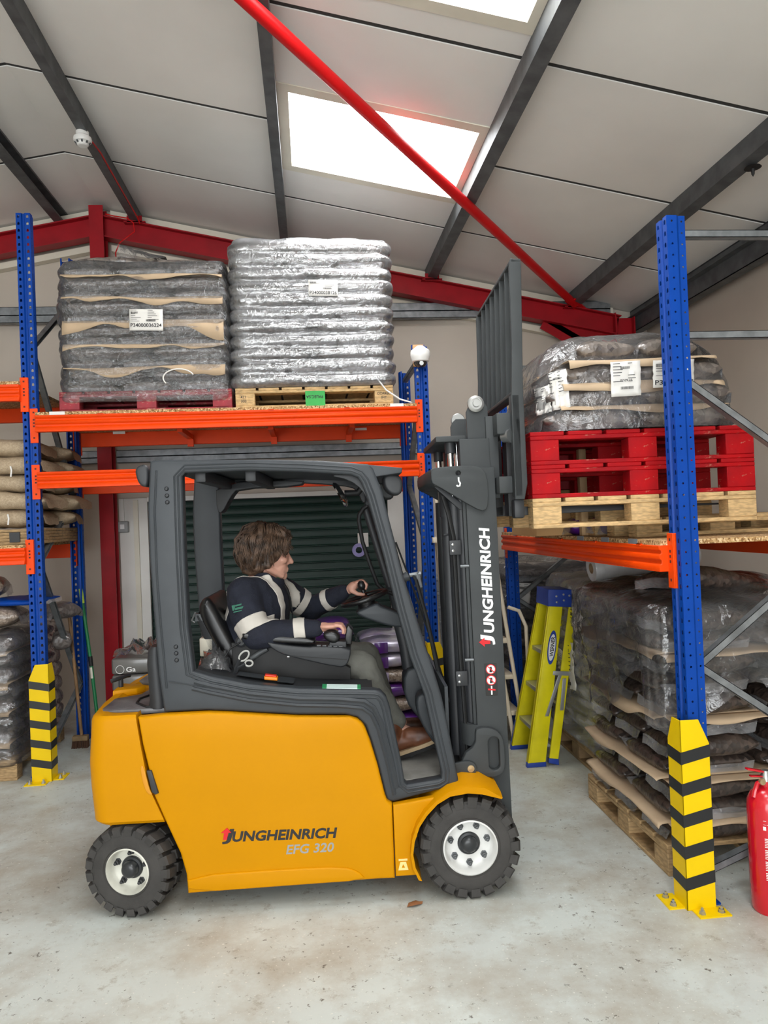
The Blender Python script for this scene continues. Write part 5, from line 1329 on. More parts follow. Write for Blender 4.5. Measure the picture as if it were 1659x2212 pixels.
# film roll lying on top
rl = thing('film_roll', 'roll of clear film lying on the yellowish wrapped stack', 'film roll', (1.86, 4.60, 1.36), R(0))
Mx = Matrix.Rotation(R(84), 4, 'Y') @ Matrix.Rotation(0, 4, 'Z')
mb = MB(); mb.lathe([(.035, -.08), (.085, -.08), (.088, -.07), (.088, .62), (.035, .62)], 28, Mx, cap=False); mb.build('wound_film', mat('film_roll_white', 'cfd0d0', .25, var=.08, vscale=12, coat=.6), rl, smooth=True, angle=40)
mb = MB(); mb.lathe([(.034, -.082), (.034, .62), (.028, .62), (.028, -.082), (.034, -.082)], 20, Mx, cap=False); mb.build('core', mat('card_core', '8d7355', .8), rl, smooth=True, angle=40)
# third stack: dark bags in hazy film, farther along
pallet('wooden pallet under the farthest wrapped stack of the side rack', (2.10, 6.62, 0), R(90), 1.0, 1.1, m_wood3, .145, 'pallets on the floor by the side rack')
for ly in range(10):
    for i in range(2):
        for rw in range(2):
            bag(.49, .48, .116, (ly+i) % 3, m_bark3, (1.86+.5*rw, 6.38+.5*i, .145+.11*(ly+.5)), R(90) if ly % 2 else 0, 'dark bag %s along, %s layer of farthest wrapped stack%s' % (ORD[i], ORD[ly], ', wall side' if rw else ''), 'bags of the farthest wrapped stack')
film_shell('stretch_film', 'hazy stretch film around the farthest stack behind the ladder', 1.56, 2.66, 6.09, 7.12, .145, 1.28, 10, m_filmL, .035, .12, 6.1)
paper_label('white label on the film of the farthest stack, behind the ladder top', (1.66, 6.05, .98), (1, 0, -.1), (0, 0, 1), .14, .17, [], bars=[(.1, .7, .6, .12)], warp=.02)

# ---- on the deck of the side rack, behind the carried load
pallet('plain wooden pallet lying on the side rack deck under the carried load', (2.13, 3.98, 1.5755), R(2), .95, .62, m_wood, .10, 'pallets', 6)
m_carton = mat('carton_board', 'c19a67', .75, var=.06, vscale=5)
bxp = thing('carton', 'upright brown carton printed with dark text beside the load guard', 'box', (1.72, 4.75, 2.075))
MB().box(-.33, .33, -.28, .28, 0, .50).build('body', m_carton, bxp, bevel=.004)
MB().box(-.331, .331, -.02, .02, .498, .502).build('tape', mat('carton_tape', 'b08e5e', .4), bxp)
for s_, x, z_, h_ in (('TE', -.17, .30, .075), ('Biodegr', -.21, .25, .028), ('(2', -.12, .21, .028)):
    o = obj('print', text_mesh(s_, h_, 0, .0008), m_ink, bxp); place_flat(o, (x, -.2806, z_), (1, 0, 0), (0, 0, 1))
b2 = thing('carton', 'red and black carton beneath the brown printed carton', 'box', (1.72, 4.75, 1.86))
MB().box(-.33, .33, -.28, .28, 0, .213).build('body', mat('carton_red', 'a8222b', .6), b2, bevel=.004)
MB().box(.0, .331, -.2815, .2815, .02, .195).build('black_panel', m_tapeblk, b2)
b3 = thing('carton', 'plain brown carton at the bottom of the carton stack', 'box', (1.72, 4.75, 1.5765))
MB().box(-.33, .33, -.28, .28, 0, .281).build('body', m_carton, b3, bevel=.004)
MB().box(-.331, .331, -.02, .02, .278, .2825).build('tape', MATS['carton_tape'], b3)
for i, (x, y, h_, lab) in enumerate(((1.345, 4.27, 1.0, 'pale planed timber post standing beside the brown printed carton'), (1.43, 4.95, .88, 'pale planed timber post seen through the load guard'))):
    o = MB().box(x+.262, x+.305, y, y+.045, 1.5765, 1.5765+h_).build('timber_post', mat('planed_pine', 'dcb98c', .6, var=.1, vscale=6, stretch=(6, 6, 1)), bevel=.002); tag(o, lab, 'timber', 'loose timber posts')
for i, (x, y, sc_) in enumerate(((1.66, 4.42, 1), (1.73, 4.22, .8))):
    bag(.24*sc_, .18, .11, i, m_purple, (x, y, 1.63), R(30*i), ('crumpled purple bag on the rack deck by the wooden pallet end', 'smaller purple bag on the rack deck, tucked behind a pallet block')[i], 'purple scraps on the deck')

# ------------------------------------------------------------------ yellow stepladder, folded and leaning
m_lady = mat('ladder_yellow', 'e8da0a', .4, var=.08, vscale=8)
m_ladb = mat('ladder_blue', '1f3f9a', .45, var=.08, vscale=8)
m_alu = mat('aluminium', 'b9bab8', .35, .8)
LD = thing('stepladder', 'yellow folding stepladder with blue top and feet leaning by the wrapped pallets', 'ladder', (1.40, 4.92, 0), 0)
LH = 1.13; lean = .20
def lp(t, off=0): return (off+lean*t, LH*t)       # along the stile in the x/z plane
def stile(nm, o0, w0, w1, y0, y1, t0, t1, m_):
    a, b = lp(t0, o0), lp(t1, o0); d = (b[0]-a[0], b[1]-a[1]); L_ = math.hypot(*d); nx_, nz_ = d[1]/L_, -d[0]/L_
    return plate(nm, [[a, (a[0]+nx_*w0, a[1]+nz_*w0*0), (b[0]+nx_*w1, b[1]+nz_*w1), b]], y0, y1, m_, LD, .002, 1)
for y in (0, .40):
    stile('stile', 0, .125, .10, y, y+.028, .022, .98, m_lady)
    st = plate('stile_flange', [[lp(.022, 0), lp(.022, .012), lp(.98, .012), lp(.98, 0)]], y-.004, y+.05, m_lady, LD, .002, 1)
    plate('foot', [[(-.004, 0), (.13, 0), (.13, .03), (0, .03)]], y-.006, y+.034, m_ladb, LD, .003)
    stile('rear_leg', .150, .065, .06, y+.01, y+.03, .03, .975, m_lady)
    plate('foot', [[(.150, .018), (.222, .0), (.222, .04), (.152, .05)]], y+.004, y+.036, m_ladb, LD, .003)
for i, t in enumerate((.17, .40, .63)):
    c = lp(t+.03, .03); MB().box(c[0]-.012, c[0]+.085, .03, .40, c[1], c[1]+.03).build('step', m_alu, LD, bevel=.003)
for t in (.1, .35, .6, .85):
    c = lp(t, .18); MB().box(c[0]-.008, c[0]+.02, .03, .40, c[1], c[1]+.02).build('rear_bar', m_alu, LD)
c = lp(1, -.015)
plate('top_cap', [[(c[0], c[1]-.045), (c[0]+.165, c[1]-.06), (c[0]+.17, c[1]+.06), (c[0]+.005, c[1]+.07)]], -.02, .45, m_ladb, LD, .006)
for x, z_ in ((.06, .02), (.06, -.02), (.11, .03), (.11, -.01), (.15, .02)):
    mb = MB(); mb.lathe([(.008, 0), (.007, .004), (0, .005)], 10, Matrix.Translation((c[0]+x, -.0195, c[1]+z_)) @ Matrix.Rotation(R(90), 4, 'X')); mb.build('rivet', m_alu, LD)
plate('spreader', [[lp(.30, .075), lp(.30, .10), lp(.56, .16), lp(.56, .135)]], -.008, -.002, m_alu, LD, .001)
plate('spreader', [[lp(.33, .175), lp(.33, .20), lp(.52, .19), lp(.52, .165)]], -.008, -.002, m_alu, LD, .001)
plate('spreader_bracket', [[lp(.545, .09), lp(.535, .215), lp(.56, .215), lp(.57, .09)]], -.012, -.008, m_alu, LD, .001)
el = lambda a_, b_: [(lp(.71, .062)[0]+(a_*math.cos(2*PI*i/28))*1.0+b_*math.sin(2*PI*i/28)*.154, lp(.71)[1]+b_*math.sin(2*PI*i/28)) for i in range(28)]
plate('badge', [el(.030, .115)], -.004, -.0005, m_ladb, LD, .0003, 0); plate('badge_field', [el(.023, .09)], -.0048, -.0012, m_letw, LD, .0003, 0)
word('WERNER', (lp(.655)[0]+.078, -.0052, lp(.655)[1]), .135, .026, m_letb, LD, (.154, 0, 1), (-1, 0, .154), bold=.02, name='lettering', label='WERNER lettering')
plate('foot_guard', [[(.0, .03), (.085, .03), (.075, .20), (.035, .22)]], .43, .436, m_ladb, LD, .002)

for ch in LD.children:                            # the frame narrows towards the top
    if ch.name.startswith('lettering'): continue
    for v in ch.data.vertices:
        if v.co.y > .02: v.co.y *= 1-.45*max(0, v.co.z)/LH
# ------------------------------------------------------------------ cream warehouse steps behind the mast
m_crs = mat('cream_steel', 'ddd0ba', .5, var=.04, vscale=6)
ST = thing('safety_steps', 'cream tubular warehouse steps standing behind the mast', 'steps', (0, 0, 0))
def tb_(pts, r_, nm='tube'): mb = MB(); mb.tube(pts, r_, 10); return mb.build(nm, m_crs, ST, smooth=True)
for y in (5.42, 5.86):
    tb_([(1.535, y, .02), (1.37, y, 1.32), (1.30, y, 1.55)], .015, 'stringer_tube'); tb_([(1.45, y, .02), (1.28, y, 1.32), (1.2, y, 1.55)], .015, 'stringer_tube')
    tb_([(1.08, y, .02), (1.00, y, 1.55)], .016, 'rear_leg'); tb_([(1.02, y, .02), (.955, y, 1.55), (.935, y, 1.87)], .014, 'rear_leg')
tb_([(1.575, 5.40, .28), (1.57, 5.40, .88), (1.52, 5.40, 1.0), (1.44, 5.40, 1.03)], .014, 'handrail')
for i in range(5):
    z_ = .22+.27*i; x = 1.46-.13*z_; MB().box(x-.2, x+.075, 5.42, 5.87, z_, z_+.035).build('tread', m_crs, ST, bevel=.004)
MB().box(.90, 1.32, 5.42, 5.87, 1.53, 1.57).build('platform', m_crs, ST, bevel=.004)
sg = thing('warning_sign', 'cream plate with a yellow warning triangle on the steps behind the mast', 'sign', (0, 0, 0))
MB().box(.925, 1.09, 5.395, 5.405, 1.42, 1.63).build('plate', m_crs, sg); MB().box(.935, 1.08, 5.392, 5.396, 1.44, 1.60).build('sheet', m_letw, sg)
plate('triangle', [[(.953, 1.462), (1.073, 1.462), (1.013, 1.572)]], 5.387, 5.392, m_letb, sg, .0004, 0); plate('triangle_field', [[(.967, 1.470), (1.059, 1.470), (1.013, 1.554)]], 5.3855, 5.390, mat('sign_yellow', 'f5b81c', .5), sg, .0004, 0)
plate('exclamation', [[(1.008, 1.540), (1.018, 1.540), (1.0155, 1.497), (1.0105, 1.497)]], 5.384, 5.389, m_letb, sg, .0003, 0); plate('exclamation_dot', [[(1.0085, 1.488), (1.0175, 1.488), (1.0175, 1.478), (1.0085, 1.478)]], 5.384, 5.389, m_letb, sg, .0003, 0)
# grey ribbed trays stacked behind the steps
m_tray = mat('grey_tray', '8d9094', .5, var=.08, vscale=6)
for i in range(9):
    t = thing('ribbed_tray', 'grey ribbed plastic tray, %s from the floor in the stack behind the steps' % ORD[i], 'tray', (1.15, 6.9, .13*i), 0, 'stacked grey trays')
    MB().box(-.33, .33, -.25, .25, 0, .105).build('body', m_tray, t, bevel=.006)
    MB().box(-.345, .345, -.265, .265, .105, .13).build('rim', m_tray, t, bevel=.004)
    for k in range(5): MB().box(-.335, .335, -.257, -.249, .012+.018*k, .02+.018*k).build('rib', m_tray, t)
# ------------------------------------------------------------------ seated driver (modelled in the forklift's frame)
m_skin = mat('skin', 'c69582', .5, var=.06, vscale=12)
m_skin.node_tree.nodes['Principled BSDF'].inputs['Subsurface Weight'].default_value = .08
m_hair = mat('brown_hair', '6b5342', .45, c2='33261d', vscale=30, bump=.3, bscale=120)
m_navy = mat('navy_fleece', '161a28', .85, var=.16, vscale=16, bump=.25, bscale=130)
m_band = mat('reflective_band', 'c3bdb4', .55, var=.05, vscale=12)
m_trou = mat('grey_trousers', '66665f', .85, var=.14, vscale=14, bump=.2, bscale=90)
m_boot = mat('brown_boot', '7a4a30', .45, c2='4e2d1c', vscale=12)
m_sole = mat('boot_sole', 'b39a78', .7)
m_solek = mat('boot_tread', '1c1b1a', .8)
m_polo = mat('green_shirt', '2f6b52', .8, var=.1, vscale=12)
PM = Matrix.Translation((-.847, 3.379, 0)) @ Matrix.Rotation(R(-3.3), 4, 'Z')
def capsule(mb, a, b, ra, rb, n=14):
    a = Vector(a); b = Vector(b); d = (b-a); L = d.length; d = d.normalized() if L > 1e-6 else Vector((0, 0, 1))
    pts = []; rs = []
    for i in range(5): t = PI/2*(1-i/4); pts.append(a-d*ra*math.sin(t)); rs.append(max(ra*math.cos(t), 1e-4))
    for i in range(1, 4): pts.append(a+(b-a)*i/4); rs.append(ra+(rb-ra)*i/4)
    for i in range(5): t = PI/2*i/4; pts.append(b+d*rb*math.sin(t)); rs.append(max(rb*math.cos(t), 1e-4))
    mb.tube(pts, rs, n)
def chain(mb, pts, rs, n=14):
    for i in range(len(pts)-1): capsule(mb, pts[i], pts[i+1], rs[i], rs[i+1], n)
def ell(mb, c, r_, M=None, n=20, k=12):
    rows = []
    for i in range(k+1):
        t = PI*i/k; row = []
        for q in range(n):
            p = Vector((r_[0]*math.sin(t)*math.cos(2*PI*q/n), r_[1]*math.sin(t)*math.sin(2*PI*q/n), r_[2]*math.cos(t)))
            if M: p = M @ p
            row.append(tuple(Vector(c)+p))
        rows.append(row+[row[0]])
    mb.sheet(rows)
def fuse(mb, voxel, smooth=4, fac=.5, ripple=0, rs=20, seed=0):
    me = mb.mesh('fuse', merge=1e-5); o = bpy.data.objects.new('tmp', me); col.objects.link(o)
    md = o.modifiers.new('r', 'REMESH'); md.mode = 'VOXEL'; md.voxel_size = voxel
    if smooth: sm = o.modifiers.new('s', 'SMOOTH'); sm.factor = fac; sm.iterations = smooth
    dg = bpy.context.evaluated_depsgraph_get(); n = bpy.data.meshes.new_from_object(o.evaluated_get(dg)); bpy.data.objects.remove(o)
    if ripple:
        n.update(); ns = [v.normal.copy() for v in n.vertices]
        for v, nn in zip(n.vertices, ns):
            c = v.co; f = noise.noise(c*rs+Vector((seed, 0, 0)))+.5*noise.noise(c*rs*2.3+Vector((0, seed, 0))); v.co = c+nn*ripple*f
    for p in n.polygons: p.use_smooth = True
    return n
PS = thing('person', 'person in a navy jacket with pale bands and grey trousers, sitting at the forklift controls', 'person')
PS.matrix_world = PM
# joints
nS, nE, nW = Vector((.485, .385, 1.375)), Vector((.555, .275, 1.185)), Vector((.858, .275, 1.208))
fS, fE, fW = Vector((.600, .735, 1.375)), Vector((.785, .810, 1.240)), Vector((.985, .700, 1.338))
# ---- body: one continuous surface (head, neck, trunk, limbs, hands)
HC = Vector((.596, .56, 1.568)); HR = Matrix.Translation(HC) @ Matrix.Rotation(R(14), 4, 'Z') @ Matrix.Rotation(R(6), 4, 'Y')
def hp(x, y, z): return HR @ Vector((x, y, z))
mb = MB()
HM = HR.to_3x3().to_4x4()
ell(mb, hp(-.012, 0, .018), (.098, .075, .100), HM)
ell(mb, hp(.020, 0, -.02), (.085, .067, .085), HM)
ell(mb, hp(.045, 0, -.075), (.058, .052, .055), HM)
capsule(mb, hp(.083, 0, -.118), hp(.085, 0, -.112), .020, .020)               # chin
capsule(mb, hp(-.005, -.052, -.075), hp(.07, -.022, -.112), .020, .018); capsule(mb, hp(-.005, .052, -.075), hp(.07, .022, -.112), .020, .018)
capsule(mb, hp(.094, 0, .008), hp(.121, 0, -.040), .008, .0125)              # nose
capsule(mb, hp(.104, -.010, -.046), hp(.104, .010, -.046), .009, .009)
capsule(mb, hp(.086, -.042, .020), hp(.096, 0, .018), .011, .010); capsule(mb, hp(.086, .042, .020), hp(.096, 0, .018), .011, .010)
capsule(mb, hp(.099, -.017, -.076), hp(.103, .017, -.076), .0075, .0075); capsule(mb, hp(.097, -.015, -.087), hp(.097, .015, -.087), .0085, .0085)
ell(mb, hp(.068, -.042, -.030), (.026, .022, .022), HM); ell(mb, hp(.068, .042, -.030), (.026, .022, .022), HM)
for s in (-1, 1): ell(mb, hp(-.012, s*.076, -.012), (.020, .008, .032), HM)
chain(mb, [hp(-.02, 0, -.07), Vector((.575, .56, 1.46)), Vector((.555, .56, 1.38))], [.055, .052, .062])
chain(mb, [Vector((.55, .56, 1.38)), Vector((.52, .56, 1.2)), Vector((.48, .56, 1.02))], [.10, .11, .12])
for S, E_, W_ in ((nS, nE, nW), (fS, fE, fW)): chain(mb, [Vector((.545, .56, 1.36)), S, E_, W_], [.07, .048, .038, .028])
# near hand laid over the control pod
def hand_near(mb):
    y0 = .262
    ell(mb, (.905, y0, 1.216), (.050, .040, .0155)); capsule(mb, nW, (.885, y0, 1.214), .026, .022)
    for i, (dy, L) in enumerate(((-.034, .82), (-.011, .95), (.012, 1.0), (.034, .93))):
        y = y0+dy; a = Vector((.938, y0+dy*.9, 1.222)); b = a+Vector((.030*L, dy*.12, -.004)); c = b+Vector((.014*L, dy*.05, -.024*L)); d = c+Vector((-.003, 0, -.018*L))
        chain(mb, [a, b, c, d], [.0098, .0092, .0082, .0072], 10)
    chain(mb, [Vector((.885, y0+.035, 1.208)), Vector((.915, y0+.056, 1.195)), Vector((.940, y0+.062, 1.182))], [.014, .011, .009], 10)
def hand_far(mb):
    y0 = .688; capsule(mb, fW, (1.005, .690, 1.345), .025, .022); ell(mb, (1.024, y0, 1.362), (.036, .040, .026), Matrix.Rotation(R(-35), 4, 'Y'))
    for i, (dy, L) in enumerate(((-.030, .95), (-.009, 1.0), (.012, .95), (.032, .85))):
        y = y0+dy; a = Vector((1.046, y, 1.384)); b = a+Vector((.036*L, -.004, .008)); c = b+Vector((.020*L, -.006, -.020*L)); d = c+Vector((-.006, -.004, -.022*L))
        chain(mb, [a, b, c, d], [.0100, .0094, .0084, .0074], 10)
    chain(mb, [Vector((1.018, y0-.030, 1.345)), Vector((1.050, y0-.042, 1.326)), Vector((1.082, y0-.044, 1.322))], [.0145, .0115, .0092], 10)
hand_near(mb); hand_far(mb)
nK, nA = Vector((1.06, .435, .985)), Vector((1.215, .42, .665)); fK_, fA = Vector((1.08, .67, .99)), Vector((1.20, .68, .64))
for H_, K_, A_ in ((Vector((.52, .47, 1.0)), nK, nA), (Vector((.52, .65, 1.0)), fK_, fA)):
    chain(mb, [Vector((.49, .56, 1.02)), H_, K_, A_], [.10, .075, .05, .035]); capsule(mb, A_, A_+Vector((.12, 0, -.05)), .035, .028)
obj('body', fuse(mb, .0048, 3, .45), m_skin, PS)
for s in (-1, 1):
    mb = MB(); ell(mb, hp(.083, s*.033, .003), (.010, .012, .010)); mb.build('eye', mat('eye_dark', '2a2422', .2), PS, smooth=True)
    mb = MB(); capsule(mb, hp(.083, s*.052, .024), hp(.101, s*.018, .026), .0045, .0055, 8); mb.build('eyebrow', m_hair, PS, smooth=True)
# ---- hair: full wavy mop
mb = MB()
ell(mb, hp(-.028, 0, .030), (.118, .100, .112), HM); ell(mb, hp(-.070, 0, -.045), (.080, .092, .085), HM)
ell(mb, hp(.03, 0, .080), (.080, .078, .052), HM)
for s in (-1, 1): ell(mb, hp(-.030, s*.072, -.012), (.055, .030, .078), HM); ell(mb, hp(.035, s*.064, .048), (.042, .028, .045), HM)
hs = fuse(mb, .007, 3, .5, .013, 20, 3)
hair = obj('hair', hs, m_hair, PS)
mb = MB(); random.seed(21)
cr_ = hp(-.01, 0, .035)
clumps = []
for i in range(74):
    az = -PI+2*PI*((i*.618) % 1); front = max(0, math.cos(az)); back = max(0, -math.cos(az))
    t1 = R(random.uniform(52, 70)) if front > .8 else R(random.uniform(84, 104)) if front > .25 else R(random.uniform(96, 126)+20*back)
    clumps.append((az, t1, R(random.uniform(4, 36)), random.uniform(.98, 1.16), random.uniform(0, 6), random.uniform(.006, .014), back))
for i in range(900):
    az, t1, t0, lift, ph, amp, back = random.choice(clumps)
    az += random.gauss(0, .07); t1 += random.gauss(0, .05); lift += random.gauss(0, .012)
    pts = []; n = 9
    for k in range(n):
        f = k/(n-1); t = t0+(t1-t0)*f; r_ = (.128*lift, .110*lift, .122*lift)
        a2 = az+.12*math.sin(f*5+ph)+.05*f
        loc = Vector((r_[0]*math.sin(t)*math.cos(a2)-.020-.012*back, r_[1]*math.sin(t)*math.sin(a2), r_[2]*math.cos(t)*(1 if t < PI/2 else 1.15)+.022))
        loc += Vector((math.cos(a2), math.sin(a2), .4)).normalized()*amp*math.sin(f*11+ph)
        if f > .8: loc += Vector((math.cos(a2), math.sin(a2), 0))*.010*(f-.8)*5*random.uniform(-.2, 1)
        pts.append(HR @ loc)
    r0_ = random.uniform(.0022, .0042); mb.tube(pts, [r0_*(1-.75*k/(n-1)) for k in range(n)], 5)
for i in range(70):                              # fringe falling to the temple
    s = random.choice((-1, -1, 1)); y = s*random.uniform(.01, .075); ph = random.uniform(0, 6); pts = []
    for k in range(8):
        f = k/7; pts.append(hp(.035+.080*math.sin(min(1, f*1.2)*PI*.5)-.03*abs(y)/.07+.006*math.sin(f*9+ph)-.012*max(0, f-.7)*3, y*(1+.25*f)+.005*math.sin(f*7+ph), .115-.015*f-.095*f*f*random.uniform(.6, 1.0)))
    mb.tube(pts, [.0036*(1-.7*k/7) for k in range(8)], 5)
st = mb.build('hair_strands', m_hair, hair, smooth=True, angle=180); st['kind'] = 'stuff'
# ---- jacket: trunk, sleeves, collar as one cloth
mb = MB()
tr = [(1.02, .47, .165, .205), (1.10, .495, .170, .215), (1.20, .515, .165, .220), (1.30, .540, .150, .222), (1.36, .550, .132, .212), (1.405, .556, .105, .170), (1.435, .560, .080, .105)]
rows = []
for z_, u, ru, rv in tr:
    tw = (z_-1.02)*.55; row = []
    for q in range(30):
        a = 2*PI*q/30; c, s_ = math.cos(a), math.sin(a); x = math.copysign(abs(c)**.85, c)*ru; y = math.copysign(abs(s_)**.85, s_)*rv
        row.append((u+x*math.cos(tw)+y*math.sin(tw)*.9, .56-x*math.sin(tw)*.4+y*math.cos(tw), z_))
    rows.append(row+[row[0]])
mb.sheet(rows); mb.f.append(tuple(range(29, -1, -1))); mb.f.append(tuple(6*31+q for q in range(30)))
chain(mb, [nS, nS.lerp(nE, .5)+Vector((-.012, -.012, 0)), nE, nE.lerp(nW, .35), nE.lerp(nW, .8), nW+Vector((-.02, 0, 0))], [.090, .085, .074, .066, .052, .044])
chain(mb, [fS, fS.lerp(fE, .5), fE, fE.lerp(fW, .45), fE.lerp(fW, .8), fW+Vector((-.014, .006, -.004))], [.085, .078, .066, .058, .050, .044])
capsule(mb, Vector((.545, .43, 1.39)), nS, .065, .07); capsule(mb, Vector((.575, .69, 1.39)), fS, .065, .07)
rows = []
for z_, r_, o_ in ((1.40, .10, 0), (1.44, .092, .006), (1.475, .086, .012), (1.475, .074, .012), (1.42, .078, .004)):
    rows.append([(.575+o_+r_*math.cos(2*PI*q/24)*.95, .56+r_*math.sin(2*PI*q/24), z_-.045*max(0, math.cos(2*PI*q/24))*(z_ > 1.43)) for q in range(24)]); rows[-1].append(rows[-1][0])
mb.sheet(rows+[rows[0]])
jme = fuse(mb, .0085, 5, .5, .0052, 17, 1)
jk = obj('jacket', jme, m_navy, PS)
def band(parent, planes, keep, off=.0035, nm='reflective_band'):
    bm = bmesh.new(); bm.from_mesh(jme)
    for co, no in planes: bmesh.ops.bisect_plane(bm, geom=bm.verts[:]+bm.edges[:]+bm.faces[:], plane_co=co, plane_no=no, clear_outer=True)
    dl = [f for f in bm.faces if not keep(f.calc_center_median())]; bmesh.ops.delete(bm, geom=dl, context='FACES')
    bm.normal_update(); ns = {v: v.normal.copy() for v in bm.verts}
    for v in bm.verts: v.co += ns[v]*off
    me = bpy.data.meshes.new(nm); bm.to_mesh(me); bm.free(); return obj(nm, solid(me, .003, 0), m_band, parent)
def limb_band(A, B, f0_, f1_, rad):
    A = Vector(A); B = Vector(B); d = (B-A).normalized(); p0, p1 = A.lerp(B, f0_), A.lerp(B, f1_); mid = A.lerp(B, (f0_+f1_)/2)
    return band(jk, [(p0, -d), (p1, d)], lambda c: (c-mid-d*(c-mid).dot(d)).length < rad)
limb_band(nS+Vector((0, -.02, 0)), nE+Vector((.05, -.01, -.03)), .52, .76, .115)
limb_band(nE, nW, .60, .775, .09)
limb_band(fS, fE, .62, .80, .10); limb_band(fE, fW, .46, .60, .075)
band(jk, [(Vector((0, .425, 0)), Vector((-.25, -1, 0))), (Vector((0, .470, 0)), Vector((.25, 1, 0)))][0:0] + [(Vector((.5, .415, 0)), Vector((.12, -1, 0))), (Vector((.5, .462, 0)), Vector((-.12, 1, 0)))], lambda c: c.z > 1.10 and c.z < 1.47 and not (c.z < 1.30 and c.x > .60 and c.y < .40) and (c-nE).length > .13)
band(jk, [(Vector((.6, .655, 0)), Vector((.12, -1, 0))), (Vector((.6, .700, 0)), Vector((-.12, 1, 0)))], lambda c: c.z > 1.10 and c.z < 1.42 and .55 < c.x < .735 and (c-fE).length > .12)
# shirt at the throat, zip, sleeve badge
mb = MB(); ell(mb, (.628, .555, 1.402), (.038, .050, .040)); obj('shirt_collar', fuse(mb, .006, 2), m_polo, PS)
mb = MB(); mb.tube([(.672, .545, 1.40), (.700, .545, 1.33), (.708, .54, 1.25), (.705, .54, 1.17)], .004, 6); mb.build('zip', m_black, jk)
from mathutils.bvhtree import BVHTree
bv = BVHTree.FromPolygons([v.co for v in jme.vertices], [tuple(p.vertices) for p in jme.polygons])
m_bdg = mat('badge_green', '2c6753', .7)
for (x, z_, w_, h_) in ((.478, 1.336, .034, .008), (.482, 1.322, .044, .010), (.478, 1.308, .050, .005), (.452, 1.322, .016, .026)):
    hit, nn, _, _ = bv.ray_cast(Vector((x, -1, z_)), Vector((0, 1, 0)))
    if hit is None: continue
    mb = MB(); mb.box(-w_/2, w_/2, -h_/2, h_/2, -.001, .0012); o = mb.build('sleeve_badge', m_bdg, jk); place_flat(o, hit+nn*.0015, Vector((1, 0, .2)), Vector((0, 0, 1))-nn*nn.z)
# ---- trousers and boots
mb = MB(); ell(mb, (.50, .56, 1.01), (.15, .19, .085))
for H_, K_, A_ in ((Vector((.52, .47, 1.005)), nK, nA), (Vector((.52, .65, 1.005)), fK_, fA)):
    chain(mb, [H_, H_.lerp(K_, .5), K_, K_.lerp(A_, .45), A_+Vector((-.006, 0, .035))], [.095, .088, .076, .066, .060])
obj('trousers', fuse(mb, .009, 4, .5, .006, 15, 5), m_trou, PS)
for nm, A_, yv, pz in (('near', nA, .405, 0), ('far', fA, .69, -.03)):
    bt = empty('boot'); bt.parent = PS
    MBt = Matrix.Translation((1.205, yv, .575+pz)) @ Matrix.Rotation(R(-17), 4, 'Y')
    def bp(x, y, z): return MBt @ Vector((x, y, z))
    mb = MB(); capsule(mb, bp(.02, 0, .10), bp(.01, 0, .03), .050, .046); capsule(mb, bp(.0, 0, .02), bp(.16, 0, .005), .045, .042); capsule(mb, bp(.08, 0, .03), bp(.15, 0, .01), .044, .042); capsule(mb, bp(.12, 0, .0), bp(.175, 0, -.002), .046, .040)
    obj('upper', fuse(mb, .006, 3), m_boot, bt)
    def sole(z0, z1, m_, n_, g):
        pr = chaikin([(-.055, -.038), (.06, -.043), (.15, -.050), (.215, -.030), (.222, .0), (.215, .030), (.15, .050), (.06, .043), (-.055, .038), (-.066, 0)], 2); k = len(pr); mb = MB()
        vs = [bp(p[0]*g, p[1]*g, z0) for p in pr]+[bp(p[0]*g, p[1]*g, z1) for p in pr]
        mb.add(vs, [tuple(range(k)), tuple(range(2*k-1, k-1, -1))]+[(i, (i+1) % k, (i+1) % k+k, i+k) for i in range(k)]); mb.build(n_, m_, bt, smooth=True, angle=40)
    sole(-.040, -.022, m_sole, 'welt', 1.0); sole(-.058, -.040, m_solek, 'tread', .97)
    mb = MB()
    for i in range(5): a = bp(.035+.022*i, -.022, .085-.013*i); b = bp(.035+.022*i, .022, .085-.013*i); mid = (a+b)/2+Vector((0, 0, .012)); mb.tube([a, mid, b], .0035, 6)
    mb.build('laces', mat('boot_laces', 'c9a15a', .5), bt, smooth=True)
# ------------------------------------------------------------------ far bay of the gable rack
pallet('wooden pallet at the end of the far bay, beside the striped guard', (-2.60, 5.92, 0), 0, 1.0, 1.0, m_wood2, .145, 'pallets on the floor by the gable rack')
for ly in range(8):
    for i in range(2):
        for rw in range(2):
            bag(.475, .475, .112, (ly+i) % 3, m_bark3, (-2.84+.485*i, 5.67+.49*rw, .145+.105*(ly+.5)), R(90) if ly % 2 else 0, 'wrapped dark bag %s across, %s layer of far bay stack%s' % (ORD[i], ORD[ly], ', row behind' if rw else ''), 'bags of the far bay stack')
    if ly % 2 == 0: card_edge('tan card sheet over %s layer of the far bay stack' % ORD[ly], -3.05, -2.14, 5.425, .145+.105*(ly+1)+.004, .8, .04, 71+ly)
film_shell('stretch_film', 'bluish clear film around the far bay stack, beside the guard', -3.11, -2.09, 5.39, 6.42, .10, 1.0, 8, m_filmL, .03, .08, 9.2)
bag(.60, .42, .16, 4, m_gravel, (-2.40, 5.70, 1.125), R(8), 'clear bag of grey chippings on top of the far bay stack', 'bags on the far bay stack')
bag(.56, .36, .05, 5, m_blue, (-2.17, 5.72, 1.228), R(-4), 'flat bright blue sack on top of the far bay stack', 'bags on the far bay stack')
bag(.46, .40, .17, 6, m_gravel, (-2.45, 5.72, 1.335), R(14), 'tied clear bag lying highest on the far bay stack', 'bags on the far bay stack')
bag(.30, .26, .13, 2, m_bark3, (-2.00, 6.10, 1.10), R(50), 'small dark bag behind the blue sack, beside the lattice brace', 'bags on the far bay stack')
